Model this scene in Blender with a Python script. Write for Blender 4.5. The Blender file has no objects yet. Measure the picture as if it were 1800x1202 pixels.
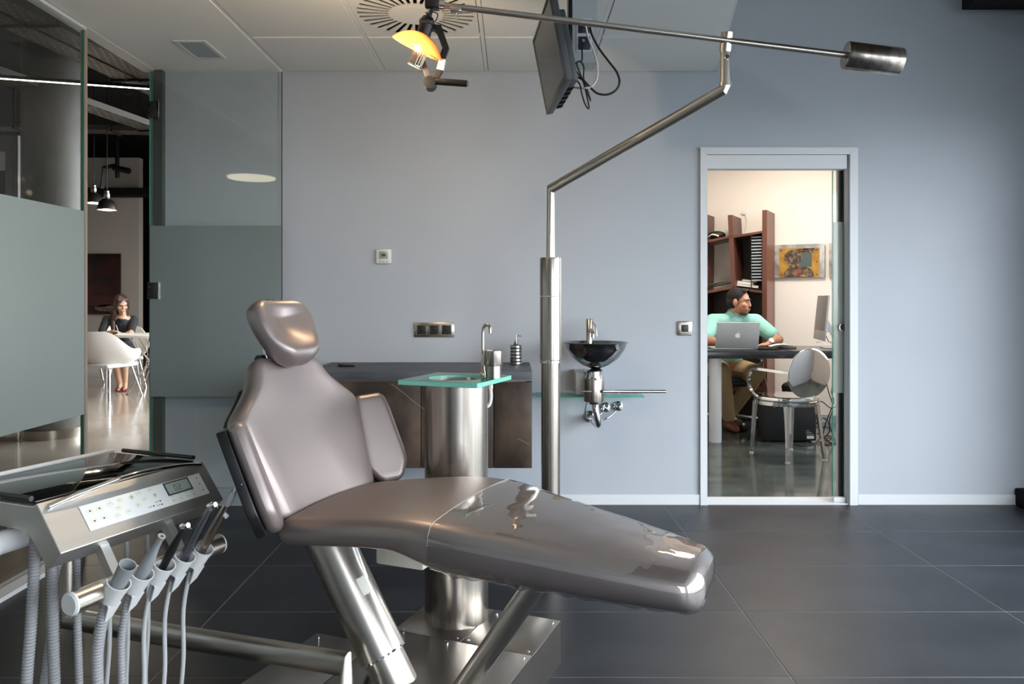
import bpy, bmesh, math, random
from mathutils import Vector, Matrix, noise

random.seed(7)
sc = bpy.context.scene
C = sc.collection

# ------------------------------------------------------------------ camera, sky, exposure
F, CX, CY, EYE = 1330.0, 902.0, 526.0, 1.2          # lens in pixels of the 1800 x 1202 frame, eye height in metres
cam_data = bpy.data.cameras.new('camera')
cam_data.sensor_width = 36.0
cam_data.lens = 36.0 * F / 1800.0
cam_data.shift_x = (900.0 - CX) / 1800.0
cam_data.shift_y = -(601.0 - CY) / 1800.0
cam_data.clip_start = 0.05
cam = bpy.data.objects.new('camera', cam_data)
cam.location = (0, 0, EYE)
cam.rotation_euler = (math.pi / 2, 0, 0)
C.objects.link(cam)
sc.camera = cam

world = bpy.data.worlds.new('overcast_sky')
sc.world = world
world.use_nodes = True
wn = world.node_tree.nodes
wn['Background'].inputs['Color'].default_value = (0.88, 0.945, 1.0, 1)
wn['Background'].inputs['Strength'].default_value = 4.2

sc.view_settings.view_transform = 'Standard'
sc.view_settings.look = 'None'
sc.view_settings.gamma = 1.0
sc.view_settings.use_curve_mapping = False
sc.view_settings.exposure = 1.8

def portal(loc, size, direction):
    """guides sky light through a window opening"""
    l = bpy.data.lights.new('window_daylight', 'AREA')
    l.shape = 'RECTANGLE'; l.size, l.size_y = size
    l.cycles.is_portal = True
    o = bpy.data.objects.new('window_daylight', l)
    o.location = loc
    o.rotation_euler = Vector(direction).to_track_quat('-Z', 'Y').to_euler()
    C.objects.link(o)

def lamp_light(name, loc, power, color, radius=0.05, kind='POINT', direction=None, size=None):
    l = bpy.data.lights.new(name, kind)
    l.energy = power; l.color = color
    if kind == 'AREA':
        l.shape = 'RECTANGLE'; l.size, l.size_y = size
    else:
        l.shadow_soft_size = radius
    if kind == 'SPOT':
        l.spot_size = math.radians(120); l.spot_blend = 0.6
    o = bpy.data.objects.new(name, l)
    o.location = loc
    if direction is not None:
        o.rotation_euler = Vector(direction).to_track_quat('-Z', 'Y').to_euler()
    C.objects.link(o)
    return o

FACADE_X, FRONT_Y, BACK_Y = 3.15, -2.6, 4.427
portal((FACADE_X + 0.13, 0.825, 1.18), (5.85, 2.24), (-1, 0, 0))
portal((1.8, FRONT_Y - 0.13, 1.35), (1.4, 2.1), (0, 1, 0))  # portal of the added front fill window
portal((-2.25, 9.5, 1.75), (6.0, 2.9), (-1, 0, 0))
portal((3.97, 6.2, 1.7), (2.0, 1.6), (-1, 0, 0))

# ------------------------------------------------------------------ helpers
def at(px, py, Y):
    """the point at depth Y that the camera sees at a place in the frame"""
    return Vector(((px - CX) / F * Y, Y, EYE - (py - CY) / F * Y))

def lin(c):
    if isinstance(c, str):
        c = [int(c[i:i + 2], 16) / 255 for i in (0, 2, 4)]
    return tuple(x / 12.92 if x <= 0.04045 else ((x + 0.055) / 1.055) ** 2.4 for x in c)

MATS = {}
def mat(name, col, rough=0.5, metal=0.0, spec=0.5, var=None, bump=None, coat=0.0, emit=None, rvar=None, sheen=0.0, sss=0.0):
    """var=(colour2, scale, (sx,sy,sz), lo, hi)  bump=(scale, strength, (sx,sy,sz))  rvar=(scale, amount, (sx,sy,sz))"""
    m = bpy.data.materials.new(name); m.use_nodes = True
    nt = m.node_tree; n = nt.nodes; L = nt.links
    b = n['Principled BSDF']
    b.inputs['Base Color'].default_value = (*lin(col), 1)
    b.inputs['Roughness'].default_value = rough
    b.inputs['Metallic'].default_value = metal
    b.inputs['Specular IOR Level'].default_value = spec
    b.inputs['Coat Weight'].default_value = coat
    b.inputs['Coat Roughness'].default_value = 0.05
    if sheen: b.inputs['Sheen Weight'].default_value = sheen
    tc = n.new('ShaderNodeTexCoord')
    def nz(scale, vec, detail=4):
        mp = n.new('ShaderNodeMapping'); mp.inputs['Scale'].default_value = vec
        L.new(tc.outputs['Object'], mp.inputs['Vector'])
        t = n.new('ShaderNodeTexNoise'); t.inputs['Scale'].default_value = scale; t.inputs['Detail'].default_value = detail
        L.new(mp.outputs['Vector'], t.inputs['Vector'])
        return t
    if var:
        t = nz(var[1], var[2], 6)
        r = n.new('ShaderNodeValToRGB')
        r.color_ramp.elements[0].position = var[3]; r.color_ramp.elements[1].position = var[4]
        r.color_ramp.elements[0].color = (*lin(col), 1); r.color_ramp.elements[1].color = (*lin(var[0]), 1)
        L.new(t.outputs['Fac'], r.inputs['Fac']); L.new(r.outputs['Color'], b.inputs['Base Color'])
    if rvar:
        t = nz(rvar[0], rvar[2], 3)
        mr = n.new('ShaderNodeMapRange')
        mr.inputs['To Min'].default_value = max(0.02, rough - rvar[1]); mr.inputs['To Max'].default_value = rough + rvar[1]
        L.new(t.outputs['Fac'], mr.inputs['Value']); L.new(mr.outputs['Result'], b.inputs['Roughness'])
    if bump:
        t = nz(bump[0], bump[2] if len(bump) > 2 else (1, 1, 1), 3)
        bp = n.new('ShaderNodeBump'); bp.inputs['Strength'].default_value = bump[1]; bp.inputs['Distance'].default_value = 0.002
        L.new(t.outputs['Fac'], bp.inputs['Height']); L.new(bp.outputs['Normal'], b.inputs['Normal'])
    if emit:
        b.inputs['Emission Color'].default_value = (*lin(emit[0]), 1); b.inputs['Emission Strength'].default_value = emit[1]
    MATS[name] = m
    return m

def glass(name, tint, refl=1.0, rough=0.0, ior=1.45):
    m = bpy.data.materials.new(name); m.use_nodes = True
    nt = m.node_tree; n = nt.nodes; L = nt.links
    n.remove(n['Principled BSDF'])
    tr = n.new('ShaderNodeBsdfTransparent'); tr.inputs['Color'].default_value = (*lin(tint), 1)
    gl = n.new('ShaderNodeBsdfGlossy'); gl.inputs['Roughness'].default_value = rough
    lw = n.new('ShaderNodeLayerWeight'); lw.inputs['Blend'].default_value = 0.5      # same from both sides of a sheet
    pw = n.new('ShaderNodeMath'); pw.operation = 'POWER'; pw.inputs[1].default_value = 5.0
    f0 = ((ior - 1) / (ior + 1)) ** 2
    ma = n.new('ShaderNodeMath'); ma.operation = 'MULTIPLY_ADD'; ma.inputs[1].default_value = min(1.0, refl) * (1 - f0); ma.inputs[2].default_value = f0 * refl
    mx = n.new('ShaderNodeMixShader')
    L.new(lw.outputs['Facing'], pw.inputs[0]); L.new(pw.outputs[0], ma.inputs[0]); L.new(ma.outputs[0], mx.inputs[0])
    L.new(tr.outputs[0], mx.inputs[1]); L.new(gl.outputs[0], mx.inputs[2])
    L.new(mx.outputs[0], n['Material Output'].inputs['Surface'])
    MATS[name] = m
    return m

def frosted(name, col, see=0.12, back=0.5, gloss=0.06):
    m = bpy.data.materials.new(name); m.use_nodes = True
    nt = m.node_tree; n = nt.nodes; L = nt.links
    n.remove(n['Principled BSDF'])
    df = n.new('ShaderNodeBsdfDiffuse'); df.inputs['Color'].default_value = (*lin(col), 1)
    tl = n.new('ShaderNodeBsdfTranslucent'); tl.inputs['Color'].default_value = (*lin(col), 1)
    tr = n.new('ShaderNodeBsdfTransparent'); tr.inputs['Color'].default_value = (0.75, 0.85, 0.82, 1)
    gl = n.new('ShaderNodeBsdfGlossy'); gl.inputs['Roughness'].default_value = 0.12
    a = n.new('ShaderNodeMixShader'); a.inputs[0].default_value = back
    L.new(df.outputs[0], a.inputs[1]); L.new(tl.outputs[0], a.inputs[2])
    b = n.new('ShaderNodeMixShader'); b.inputs[0].default_value = see
    L.new(a.outputs[0], b.inputs[1]); L.new(tr.outputs[0], b.inputs[2])
    c = n.new('ShaderNodeMixShader'); c.inputs[0].default_value = gloss
    L.new(b.outputs[0], c.inputs[1]); L.new(gl.outputs[0], c.inputs[2])
    L.new(c.outputs[0], n['Material Output'].inputs['Surface'])
    MATS[name] = m
    return m

def curve(xs, ys):
    """smooth interpolation through the given stations"""
    def f(x):
        if x <= xs[0]: return ys[0]
        if x >= xs[-1]: return ys[-1]
        i = 0
        while x > xs[i + 1]: i += 1
        h = xs[i + 1] - xs[i]; t = (x - xs[i]) / h
        def sl(k):
            if k == 0: return (ys[1] - ys[0]) / (xs[1] - xs[0])
            if k == len(xs) - 1: return (ys[-1] - ys[-2]) / (xs[-1] - xs[-2])
            return (ys[k + 1] - ys[k - 1]) / (xs[k + 1] - xs[k - 1])
        m0, m1 = sl(i) * h, sl(i + 1) * h
        return (2*t**3 - 3*t*t + 1) * ys[i] + (t**3 - 2*t*t + t) * m0 + (-2*t**3 + 3*t*t) * ys[i + 1] + (t**3 - t*t) * m1
    return f

def spline(pts, n=8):
    pts = [Vector(p) for p in pts]
    out = []
    for i in range(len(pts) - 1):
        p0 = pts[max(i - 1, 0)]; p1 = pts[i]; p2 = pts[i + 1]; p3 = pts[min(i + 2, len(pts) - 1)]
        for k in range(n):
            t = k / n
            out.append(0.5 * ((2 * p1) + (p2 - p0) * t + (2 * p0 - 5 * p1 + 4 * p2 - p3) * t * t + (3 * p1 - p0 - 3 * p2 + p3) * t ** 3))
    out.append(pts[-1])
    return out

def basis(d, hint=None):
    d = Vector(d).normalized()
    h = Vector(hint) if hint is not None else (Vector((0, 0, 1)) if abs(d.z) < 0.9 else Vector((0, 1, 0)))
    x = h.cross(d)
    if x.length < 1e-6: x = Vector((1, 0, 0)).cross(d)
    x.normalize()
    y = d.cross(x).normalized()
    return x, y, d

def frame(o, x, y):
    x = Vector(x).normalized(); y = Vector(y); z = x.cross(y).normalized(); y = z.cross(x)
    return Matrix(((x.x, y.x, z.x, o[0]), (x.y, y.y, z.y, o[1]), (x.z, y.z, z.z, o[2]), (0, 0, 0, 1)))

class MB:
    def __init__(s): s.bm = bmesh.new()
    def ring(s, pts): return [s.bm.verts.new(p) for p in pts]
    def loft(s, rings, caps=(True, True), closed=True):
        R = [s.ring(r) for r in rings]
        n = len(R[0])
        for a, b in zip(R, R[1:]):
            for i in range(n if closed else n - 1):
                j = (i + 1) % n
                try: s.bm.faces.new((a[i], a[j], b[j], b[i]))
                except ValueError: pass
        if closed:
            if caps[0]: s.bm.faces.new(R[0][::-1])
            if caps[1]: s.bm.faces.new(R[-1])
        return s
    def box(s, lo, hi, M=None, bev=0.0):
        x0, y0, z0 = lo; x1, y1, z1 = hi
        bm2 = bmesh.new()
        v = [bm2.verts.new(p) for p in ((x0,y0,z0),(x1,y0,z0),(x1,y1,z0),(x0,y1,z0),(x0,y0,z1),(x1,y0,z1),(x1,y1,z1),(x0,y1,z1))]
        for f in ((3,2,1,0),(4,5,6,7),(0,1,5,4),(1,2,6,5),(2,3,7,6),(3,0,4,7)): bm2.faces.new([v[i] for i in f])
        if bev: bmesh.ops.bevel(bm2, geom=bm2.edges[:], offset=bev, segments=2, affect='EDGES', profile=0.5)
        if M is not None: bmesh.ops.transform(bm2, matrix=M, verts=bm2.verts[:])
        return s.add(bm2)
    def add(s, bm2):
        mp = {}
        for v in bm2.verts: mp[v] = s.bm.verts.new(v.co)
        for f in bm2.faces:
            try: s.bm.faces.new([mp[v] for v in f.verts])
            except ValueError: pass
        bm2.free()
        return s
    def cyl(s, p0, p1, r0, r1=None, seg=28, caps=(True, True)):
        p0 = Vector(p0); p1 = Vector(p1); r1 = r0 if r1 is None else r1
        x, y, d = basis(p1 - p0)
        c = [(math.cos(2*math.pi*i/seg), math.sin(2*math.pi*i/seg)) for i in range(seg)]
        return s.loft([[p0 + (x*a + y*b) * r0 for a, b in c], [p1 + (x*a + y*b) * r1 for a, b in c]], caps)
    def tube(s, pts, r, seg=10, caps=(True, True), hint=None, rot=0.0):
        pts = [Vector(p) for p in pts]
        rad = r if callable(r) else (lambda k: r)
        x = None; rings = []
        for i, p in enumerate(pts):
            t = (pts[min(i + 1, len(pts) - 1)] - pts[max(i - 1, 0)])
            if t.length < 1e-9: t = Vector((0, 0, 1))
            t.normalize()
            if x is None: x, y, _ = basis(t, hint)
            else:
                x = (x - t * x.dot(t)).normalized(); y = t.cross(x)
            sc_ = 1.0
            if 0 < i < len(pts) - 1:
                a = (pts[i] - pts[i-1]).normalized(); b = (pts[i+1] - pts[i]).normalized()
                ca = max(0.3, math.sqrt(max(0.0, (1 + a.dot(b)) / 2)))
                bis = (b - a)
                sc_ = 1.0 / ca
            rr = rad(i / max(1, len(pts) - 1))
            ring = []
            for k in range(seg):
                an = 2 * math.pi * k / seg + rot
                off = x * math.cos(an) * rr + y * math.sin(an) * rr
                if sc_ > 1.0001:
                    bn = bis.normalized(); off = off + bn * off.dot(bn) * (sc_ - 1)
                ring.append(p + off)
            rings.append(ring)
        return s.loft(rings, caps)
    def lathe(s, prof, o=(0, 0, 0), axis=(0, 0, 1), seg=40, a0=0.0, a1=2*math.pi, hint=None):
        o = Vector(o); x, y, d = basis(axis, hint)
        full = abs(a1 - a0 - 2*math.pi) < 1e-6
        n = seg if full else seg + 1
        cs = [(math.cos(a0 + (a1-a0)*i/seg), math.sin(a0 + (a1-a0)*i/seg)) for i in range(n)]
        rings = [[o + d * z + (x * a + y * b) * max(r, 1e-5) for a, b in cs] for r, z in prof]
        return s.loft(rings, (prof[0][0] > 1e-4 and False, False), closed=full)
    def sphere(s, c, r, seg=16, rings=10, M=None):
        c = Vector(c); r = Vector(r) if not isinstance(r, (int, float)) else Vector((r, r, r))
        R = []
        for j in range(rings + 1):
            th = math.pi * j / rings; q = max(math.sin(th), 1e-3); z = math.cos(th)
            ring = []
            for i in range(seg):
                a = 2*math.pi*i/seg
                p = Vector((math.cos(a)*q*r.x, math.sin(a)*q*r.y, z*r.z))
                ring.append(c + (M @ p if M is not None else p))
            R.append(ring)
        return s.loft(R)
    def prism(s, poly, M, d):
        a = [M @ Vector((x, y, 0)) for x, y in poly]; b = [M @ Vector((x, y, d)) for x, y in poly]
        return s.loft([a, b])
    def grid(s, fn, nu, nv):
        return s.loft([[fn(i / nu, j / nv) for j in range(nv + 1)] for i in range(nu + 1)], closed=False)
    def pad(s, l0, l1, W, zt, zb, r, M, n=30, crown=0.0, caps=(True, True), k=5, nt=12):
        """upholstered pad: width, top and bottom vary along its length, every edge is rounded"""
        st = []
        K = 6
        if caps[0]: st += [(l0 + r*(1 - math.cos(math.pi/2*j/K)), r*(1 - math.sin(math.pi/2*j/K))) for j in range(K)]
        a = l0 + (r if caps[0] else 0); b = l1 - (r if caps[1] else 0)
        st += [(a + (b-a)*j/n, 0.0) for j in range(n + 1)]
        if caps[1]: st += [(l1 - r*(1 - math.cos(math.pi/2*j/K)), r*(1 - math.sin(math.pi/2*j/K))) for j in reversed(range(K))]
        rings = []
        for l, ins in st:
            w = max(0.002, W(l) - ins); t = zt(l) - ins; bt = zb(l) + ins
            rr = max(0.0008, min(r - ins*0.98, (t - bt) / 2 * 0.98))
            pts = []
            for (cx, cz, a0) in ((w-rr, bt+rr, -math.pi/2), (w-rr, t-rr, 0.0)):
                for j in range(k + 1):
                    an = a0 + math.pi/2*j/k
                    pts.append((cx + rr*math.cos(an), cz + rr*math.sin(an)))
            for j in range(1, nt): pts.append((w-rr - 2*(w-rr)*j/nt, t))
            for (cx, cz, a0) in ((-(w-rr), t-rr, math.pi/2), (-(w-rr), bt+rr, math.pi)):
                for j in range(k + 1):
                    an = a0 + math.pi/2*j/k
                    pts.append((cx + rr*math.cos(an), cz + rr*math.sin(an)))
            W0 = max(W(l), 0.01)
            rings.append([M(l, x, z + (crown*(1 - (x/W0)**2) if z > (t+bt)/2 else 0)) for x, z in pts])
        return s.loft(rings, caps)
    def build(s, name, m, parent=None, angle=38, flat=False, kind=None, bev=0.0, weld=True):
        bm = s.bm
        if weld: bmesh.ops.remove_doubles(bm, verts=bm.verts[:], dist=1e-5)
        bmesh.ops.recalc_face_normals(bm, faces=bm.faces[:])
        me = bpy.data.meshes.new(name)
        bm.to_mesh(me); bm.free()
        if not flat:
            me.polygons.foreach_set('use_smooth', [True] * len(me.polygons))
            me.set_sharp_from_angle(angle=math.radians(angle))
        me.materials.append(MATS[m] if isinstance(m, str) else m)
        o = bpy.data.objects.new(name, me)
        C.objects.link(o)
        if parent is not None: o.parent = parent
        if kind: o['kind'] = kind
        if bev:
            md = o.modifiers.new('soft_edges', 'BEVEL'); md.width = bev; md.segments = 2; md.limit_method = 'ANGLE'; md.angle_limit = math.radians(40)
            md.harden_normals = False
        return o

def B(lo, hi, M=None, bev=0.0): return MB().box(lo, hi, M, bev)

def tag(o, label, cat, group=None):
    o['label'] = label; o['category'] = cat
    if group: o['group'] = group
    return o

def thing(name, label, cat, loc=(0, 0, 0), rotz=0.0, group=None):
    o = bpy.data.objects.new(name, None); C.objects.link(o)
    o.location = loc; o.rotation_euler = (0, 0, rotz); o.empty_display_size = 0.1
    return tag(o, label, cat, group)

def copy_tree(o, parent=None):
    c = o.copy(); C.objects.link(c); c.parent = parent
    for ch in list(o.children): copy_tree(ch, c)
    return c

def share(o, loc, parent):
    c = o.copy(); C.objects.link(c); c.location = loc; c.parent = parent
    return c

def struct(o):
    o['kind'] = 'structure'
    return o

# ------------------------------------------------------------------ materials
mat('wall_paint', 'a6acb4', 0.55, var=('a3a9b1', 1.2, (1, 1, 1), 0.4, 0.6), bump=(220, 0.03))
mat('ceiling_paint', 'e2e2e0', 0.6, bump=(200, 0.03))
mat('ceiling_metal', 'd6d7d5', 0.5, spec=0.3, bump=(60, 0.05, (40, 1, 1)))
mat('ceiling_grid', 'dcdedd', 0.45)
mat('roof_brown', '5c4a3d', 0.7)
mat('jamb_grey', '5d6362', 0.4, 0.5)
mat('slot_black', '0a0a0a', 0.9, spec=0.1)
mat('floor_grout', '7d7e80', 0.8)
mat('slate_tile', '202329', 0.42, spec=0.35, var=('2d3037', 2.2, (1, 1.6, 1), 0.42, 0.75), bump=(160, 0.06), rvar=(3, 0.07, (1, 1, 1)))
mat('office_tile', '3c4240', 0.12, spec=0.5, var=('5a615d', 2.6, (1, 2.5, 1), 0.35, 0.75), rvar=(4, 0.05, (1, 1, 1)))
mat('lobby_concrete', '8c7f71', 0.14, spec=0.5, var=('a6998a', 1.1, (1, 1, 1), 0.35, 0.7), rvar=(2, 0.05, (1, 1, 1)))
mat('aluminium', 'c9cdd1', 0.42, 0.0, 0.5, bump=(80, 0.03, (1, 30, 1)))
mat('dark_profile', '3a3c3c', 0.4, 0.6)
mat('black_paint', '0d0d0d', 0.75, spec=0.2)
mat('lobby_wall', '9c948c', 0.7, bump=(120, 0.04))
mat('concrete', '5a5550', 0.6, var=('77716b', 3.0, (1, 1, 0.4), 0.35, 0.7), bump=(40, 0.1))
mat('office_wall', 'ddd4ca', 0.65, bump=(160, 0.03))
mat('exterior_ground', '8f918f', 0.9, var=('7c7e7c', 0.8, (1, 1, 1), 0.4, 0.6))
mat('steel', 'b3aca4', 0.26, 1.0, var=('948c84', 2.2, (22, 22, 0.02), 0.40, 0.62))  # vertical colour streaks stand in for streaky reflections on brushed metal
mat('steel_tube', 'c2bcb4', 0.29, 1.0)
mat('steel_plate', 'a9a49e', 0.3, 1.0, bump=(25, 0.015, (40, 1, 1)), rvar=(8, 0.05, (12, 1, 1)))
mat('steel_panel', 'd2d1ce', 0.45, 1.0, bump=(25, 0.02, (40, 1, 40)), rvar=(8, 0.05, (10, 1, 10)))
mat('chrome', 'd9d9d8', 0.06, 1.0)
mat('nickel', 'b8aea2', 0.25, 1.0)
mat('black_plastic', '121213', 0.42)
mat('black_rubber', '0e0e0e', 0.6)
mat('black_metal', '17181a', 0.35, 0.3)
mat('pearl_vinyl', '8b817f', 0.41, 0.65, 0.5, bump=(420, 0.10), sheen=0.0, rvar=(6, 0.04, (1, 1, 1)))
mat('cream_plastic', 'c8c4ba', 0.45)
mat('white_plastic', 'cccecf', 0.4)
mat('grey_plastic', '868a8e', 0.4)
mat('hose_grey', '8c8d90', 0.5)
mat('hose_pale', 'a9abad', 0.45)
mat('tinted_glass_top', '0d0e0f', 0.06, coat=0.5)
mat('membrane', 'd2d5d5', 0.4)
mat('button_ring', 'd9cf9d', 0.5)
mat('print_dark', '35363a', 0.6)
mat('print_grey', '9a9b9b', 0.6)
mat('lcd', '8d968d', 0.3)
mat('lcd_digit', '39403c', 0.5)
mat('counter_top', '3f434c', 0.5, var=('4a4e57', 6, (1, 1, 1), 0.4, 0.6))
mat('worn_brown', '2e2622', 0.42, spec=0.3, var=('5a4c41', 5.5, (1, 1, 0.6), 0.42, 0.72), bump=(18, 0.12), rvar=(5, 0.1, (1, 1, 1)))
mat('scratch', '8f867c', 0.6)
mat('screen_black', '2e2d2b', 0.25)
mat('monitor_grey', '3d4045', 0.45)
mat('post_paint', 'a8afb2', 0.45)
mat('socket_blue', '1c2140', 0.4)
mat('cable_black', '101010', 0.5)
mat('cable_white', 'd2cfc8', 0.5)
mat('wood_dark', '4a2a1f', 0.38, var=('66392a', 6, (1, 1, 0.08), 0.35, 0.7))
mat('wood_inside', '2a1b16', 0.5)
mat('desk_black', '262628', 0.22, bump=(60, 0.03))
mat('paper', 'd9d6cf', 0.7)
mat('laptop_alu', 'b3b5b6', 0.42, 0.35)
mat('logo_white', 'f2f4f5', 0.3)
mat('pc_black', '1b1c1f', 0.5)
mat('label_green', '8db33a', 0.5)
mat('skin_man', 'b98468', 0.5, var=('a9745a', 30, (1, 1, 1), 0.45, 0.65))
mat('skin_woman', 'c39a80', 0.5)
mat('skin_leg', '9c6b50', 0.45)
mat('hair_man', '15100e', 0.85, bump=(90, 0.6))
mat('hair_woman', '36231a', 0.45, bump=(60, 0.5, (1, 1, 0.1)))
mat('beard', '6a4837', 0.7)
mat('lips', '9c5a4d', 0.5)
mat('eye_dark', '1a1412', 0.3)
mat('polo', '8cc7ba', 0.8, bump=(300, 0.1))
mat('chino', 'a08763', 0.8, bump=(200, 0.15))
mat('dress', '18191b', 0.75)
mat('shoe_brown', '6e3a20', 0.5)
mat('sandal', '7a2f2c', 0.5)
mat('watch_white', 'e8e8e6', 0.3)
mat('white_shell', 'd8d3cc', 0.35)
mat('canvas_grey', '7c7a76', 0.6, var=('a7a5a0', 9, (1, 1, 1), 0.4, 0.6))
mat('paint_yellow', 'ab8230', 0.6, var=('8d601d', 12, (1, 1, 1), 0.4, 0.7))
mat('paint_brown', '3a2c22', 0.6, var=('7d6650', 30, (1, 1, 1), 0.45, 0.62))
mat('paint_teal', '44524e', 0.6)
mat('paint_red', '8a4038', 0.6)
mat('painting_dark', '120b0a', 0.35, var=('4a1a16', 2.0, (1, 1, 1.6), 0.45, 0.75))
mat('pendant_metal', '4b4642', 0.35, 0.8)
mat('tray_metal', '5a554f', 0.5, 0.5)
mat('led', 'ffffff', 0.5, emit=('fff4d8', 4.0))
mat('pendant_bulb', 'ffffff', 0.5, emit=('ffe2b0', 14.0))
mat('disc_lamp', 'ffffff', 0.5, emit=('fff0d0', 3.5))
mat('bulb_hot', 'ffffff', 0.5, emit=('ffd9a0', 14.0))
mat('office_lamp', 'ffffff', 0.5, emit=('ffe4c4', 3.0))
mat('diffuser_grey', '9aa3ab', 0.4)
mat('soap_steel', 'c4c1bc', 0.18, 1.0)
mat('soap_dark', '232426', 0.4)
glass('clear_glass', 'fbfdfc', 1.0)
glass('window_glass', 'f8f8f8', 0.7)
glass('green_glass', 'd3f0e6', 1.5, ior=1.5)
glass('clear_film', 'fafafa', 5.0, 0.03, ior=1.5)
glass('clear_tube', 'c9ccd4', 2.0, 0.02)
frosted('frost_band', 'aebab8', see=0.05, back=0.35, gloss=0.05)
frosted('frost_film', '929d9f', see=0.10, back=0.35, gloss=0.05)
frosted('amber_reflector', 'd08a52', see=0.30, back=0.5, gloss=0.08)
mat('glass_edge', '2f8f78', 0.15, coat=0.3)
mat('aqua_edge', '79c4b2', 0.12, coat=0.4)
mat('tan_profile', 'b09e92', 0.4, 0.3)
mat('chrome_reflect_dark', '8f9093', 0.09, 1.0)  # chrome darkened in place of the dark room it would reflect
mat('paint_maroon', '3a1613', 0.5)
frosted('frost_light', 'cdd5d1', see=0.12, back=0.6, gloss=0.05)

# ================================================================== SETTING
CEIL = 2.53
EDGE = lambda Y: 1.18 + (Y - 4.41) * 0.182          # where the low ceiling stops
DX0, DX1, DZ = 1.132, 1.957, 1.963                  # doorway to the office

# floor: grout bed with single tiles on it
floor = struct(B((-2.12, FRONT_Y, -0.12), (FACADE_X + 0.1, BACK_Y, -0.0012)).build('floor', 'floor_grout'))
TW, TD, G = 1.012, 0.5037, 0.0019
tile = None
for i in range(-3, 3):
    for j in range(0, 14):
        x0, x1 = 0.883 + TW * i, 0.883 + TW * (i + 1)
        y1 = 4.419 - TD * j; y0 = y1 - TD
        if y0 < FRONT_Y or x1 > FACADE_X + 0.1: continue
        full = x0 > -2.12
        if full:
            if tile is None:
                tile = B((-TW/2 + G, -TD/2 + G, -0.012), (TW/2 - G, TD/2 - G, 0.0), bev=0.0012).build('floor_tile', 'slate_tile', floor, flat=True)
                tile.location = ((x0+x1)/2, (y0+y1)/2, 0)
            else:
                share(tile, ((x0+x1)/2, (y0+y1)/2, 0), floor)
        elif x1 > -2.1:
            B((-2.11, y0 + G, -0.012), (x1 - G, y1 - G, 0), bev=0.0012).build('floor_tile', 'slate_tile', floor, flat=True)
for j in range(0, 14):                                # narrow cut tiles along the facade
    y1 = 4.419 - TD * j; y0 = y1 - TD
    if y0 >= FRONT_Y:
        B((0.883 + 2*TW + G, y0 + G, -0.012), (FACADE_X + 0.08, y1 - G, 0), bev=0.0012).build('floor_tile', 'slate_tile', floor, flat=True)

# back wall with the doorway
w = MB()
w.box((-2.12, BACK_Y, -0.1), (DX0 - 0.001, BACK_Y + 0.16, 4.3))
w.box((DX1 + 0.001, BACK_Y, -0.1), (FACADE_X + 0.1, BACK_Y + 0.05, 4.3))
w.box((DX0 - 0.001, BACK_Y, 2.05), (DX1 + 0.001, BACK_Y + 0.16, 4.3))
w.box((DX1 + 0.001, BACK_Y + 0.11, -0.1), (3.9, BACK_Y + 0.16, 4.3))
struct(w.build('wall_back', 'wall_paint', flat=True))

# glazed facade on the right and an added, unseen fill window in the front wall
def glazed_wall(name, wname, lo, hi, zs, axis, pos, th, bays, mat_wall):
    """a wall with a strip of glazed bays between two heights"""
    m = MB()
    a0, a1 = lo, hi; b0, b1 = bays[0], bays[-1]
    def bx(u0, u1, z0, z1, d0=0.0, d1=th):
        if axis == 'x': m.box((pos + d0, u0, z0), (pos + d1, u1, z1))
        else: m.box((u0, pos - d1, z0), (u1, pos - d0, z1))
    bx(a0, a1, -0.1, zs[0]); bx(a0, a1, zs[1], 4.3)
    bx(a0, b0, zs[0], zs[1]); bx(b1, a1, zs[0], zs[1])
    struct(m.build(name, mat_wall, flat=True))
    fr = MB(); r = 0.035
    def fx(u0, u1, z0, z1, d0, d1):
        if axis == 'x': fr.box((pos + d0, u0, z0), (pos + d1, u1, z1))
        else: fr.box((u0, pos - d1, z0), (u1, pos - d0, z1))
    for b in bays: fx(b - r, b + r, zs[0], zs[1], 0.0, 0.08)
    for p, q in zip(bays, bays[1:]):
        fx(p + r, q - r, zs[0], zs[0] + 0.05, 0.0, 0.08); fx(p + r, q - r, zs[1] - 0.05, zs[1], 0.0, 0.08)
    fo = struct(fr.build(wname, 'dark_profile', flat=True))
    for p, q in zip(bays, bays[1:]):
        g = MB()
        if axis == 'x': g.box((pos + 0.03, p + r, zs[0] + 0.05), (pos + 0.036, q - r, zs[1] - 0.05))
        else: g.box((p + r, pos - 0.036, zs[0] + 0.05), (q - r, pos - 0.03, zs[1] - 0.05))
        g.build('pane', 'window_glass', fo, flat=True)
glazed_wall('wall_right', 'window_1', FRONT_Y, BACK_Y, (0.06, 2.3), 'x', FACADE_X, 0.12, [-2.1, -0.6, 0.9, 2.4, 3.75], 'wall_paint')
glazed_wall('wall_front', 'window_fill', -2.12, FACADE_X, (0.25, 2.4), 'y', FRONT_Y, 0.12, [1.1, 2.55], 'wall_paint')

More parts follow.
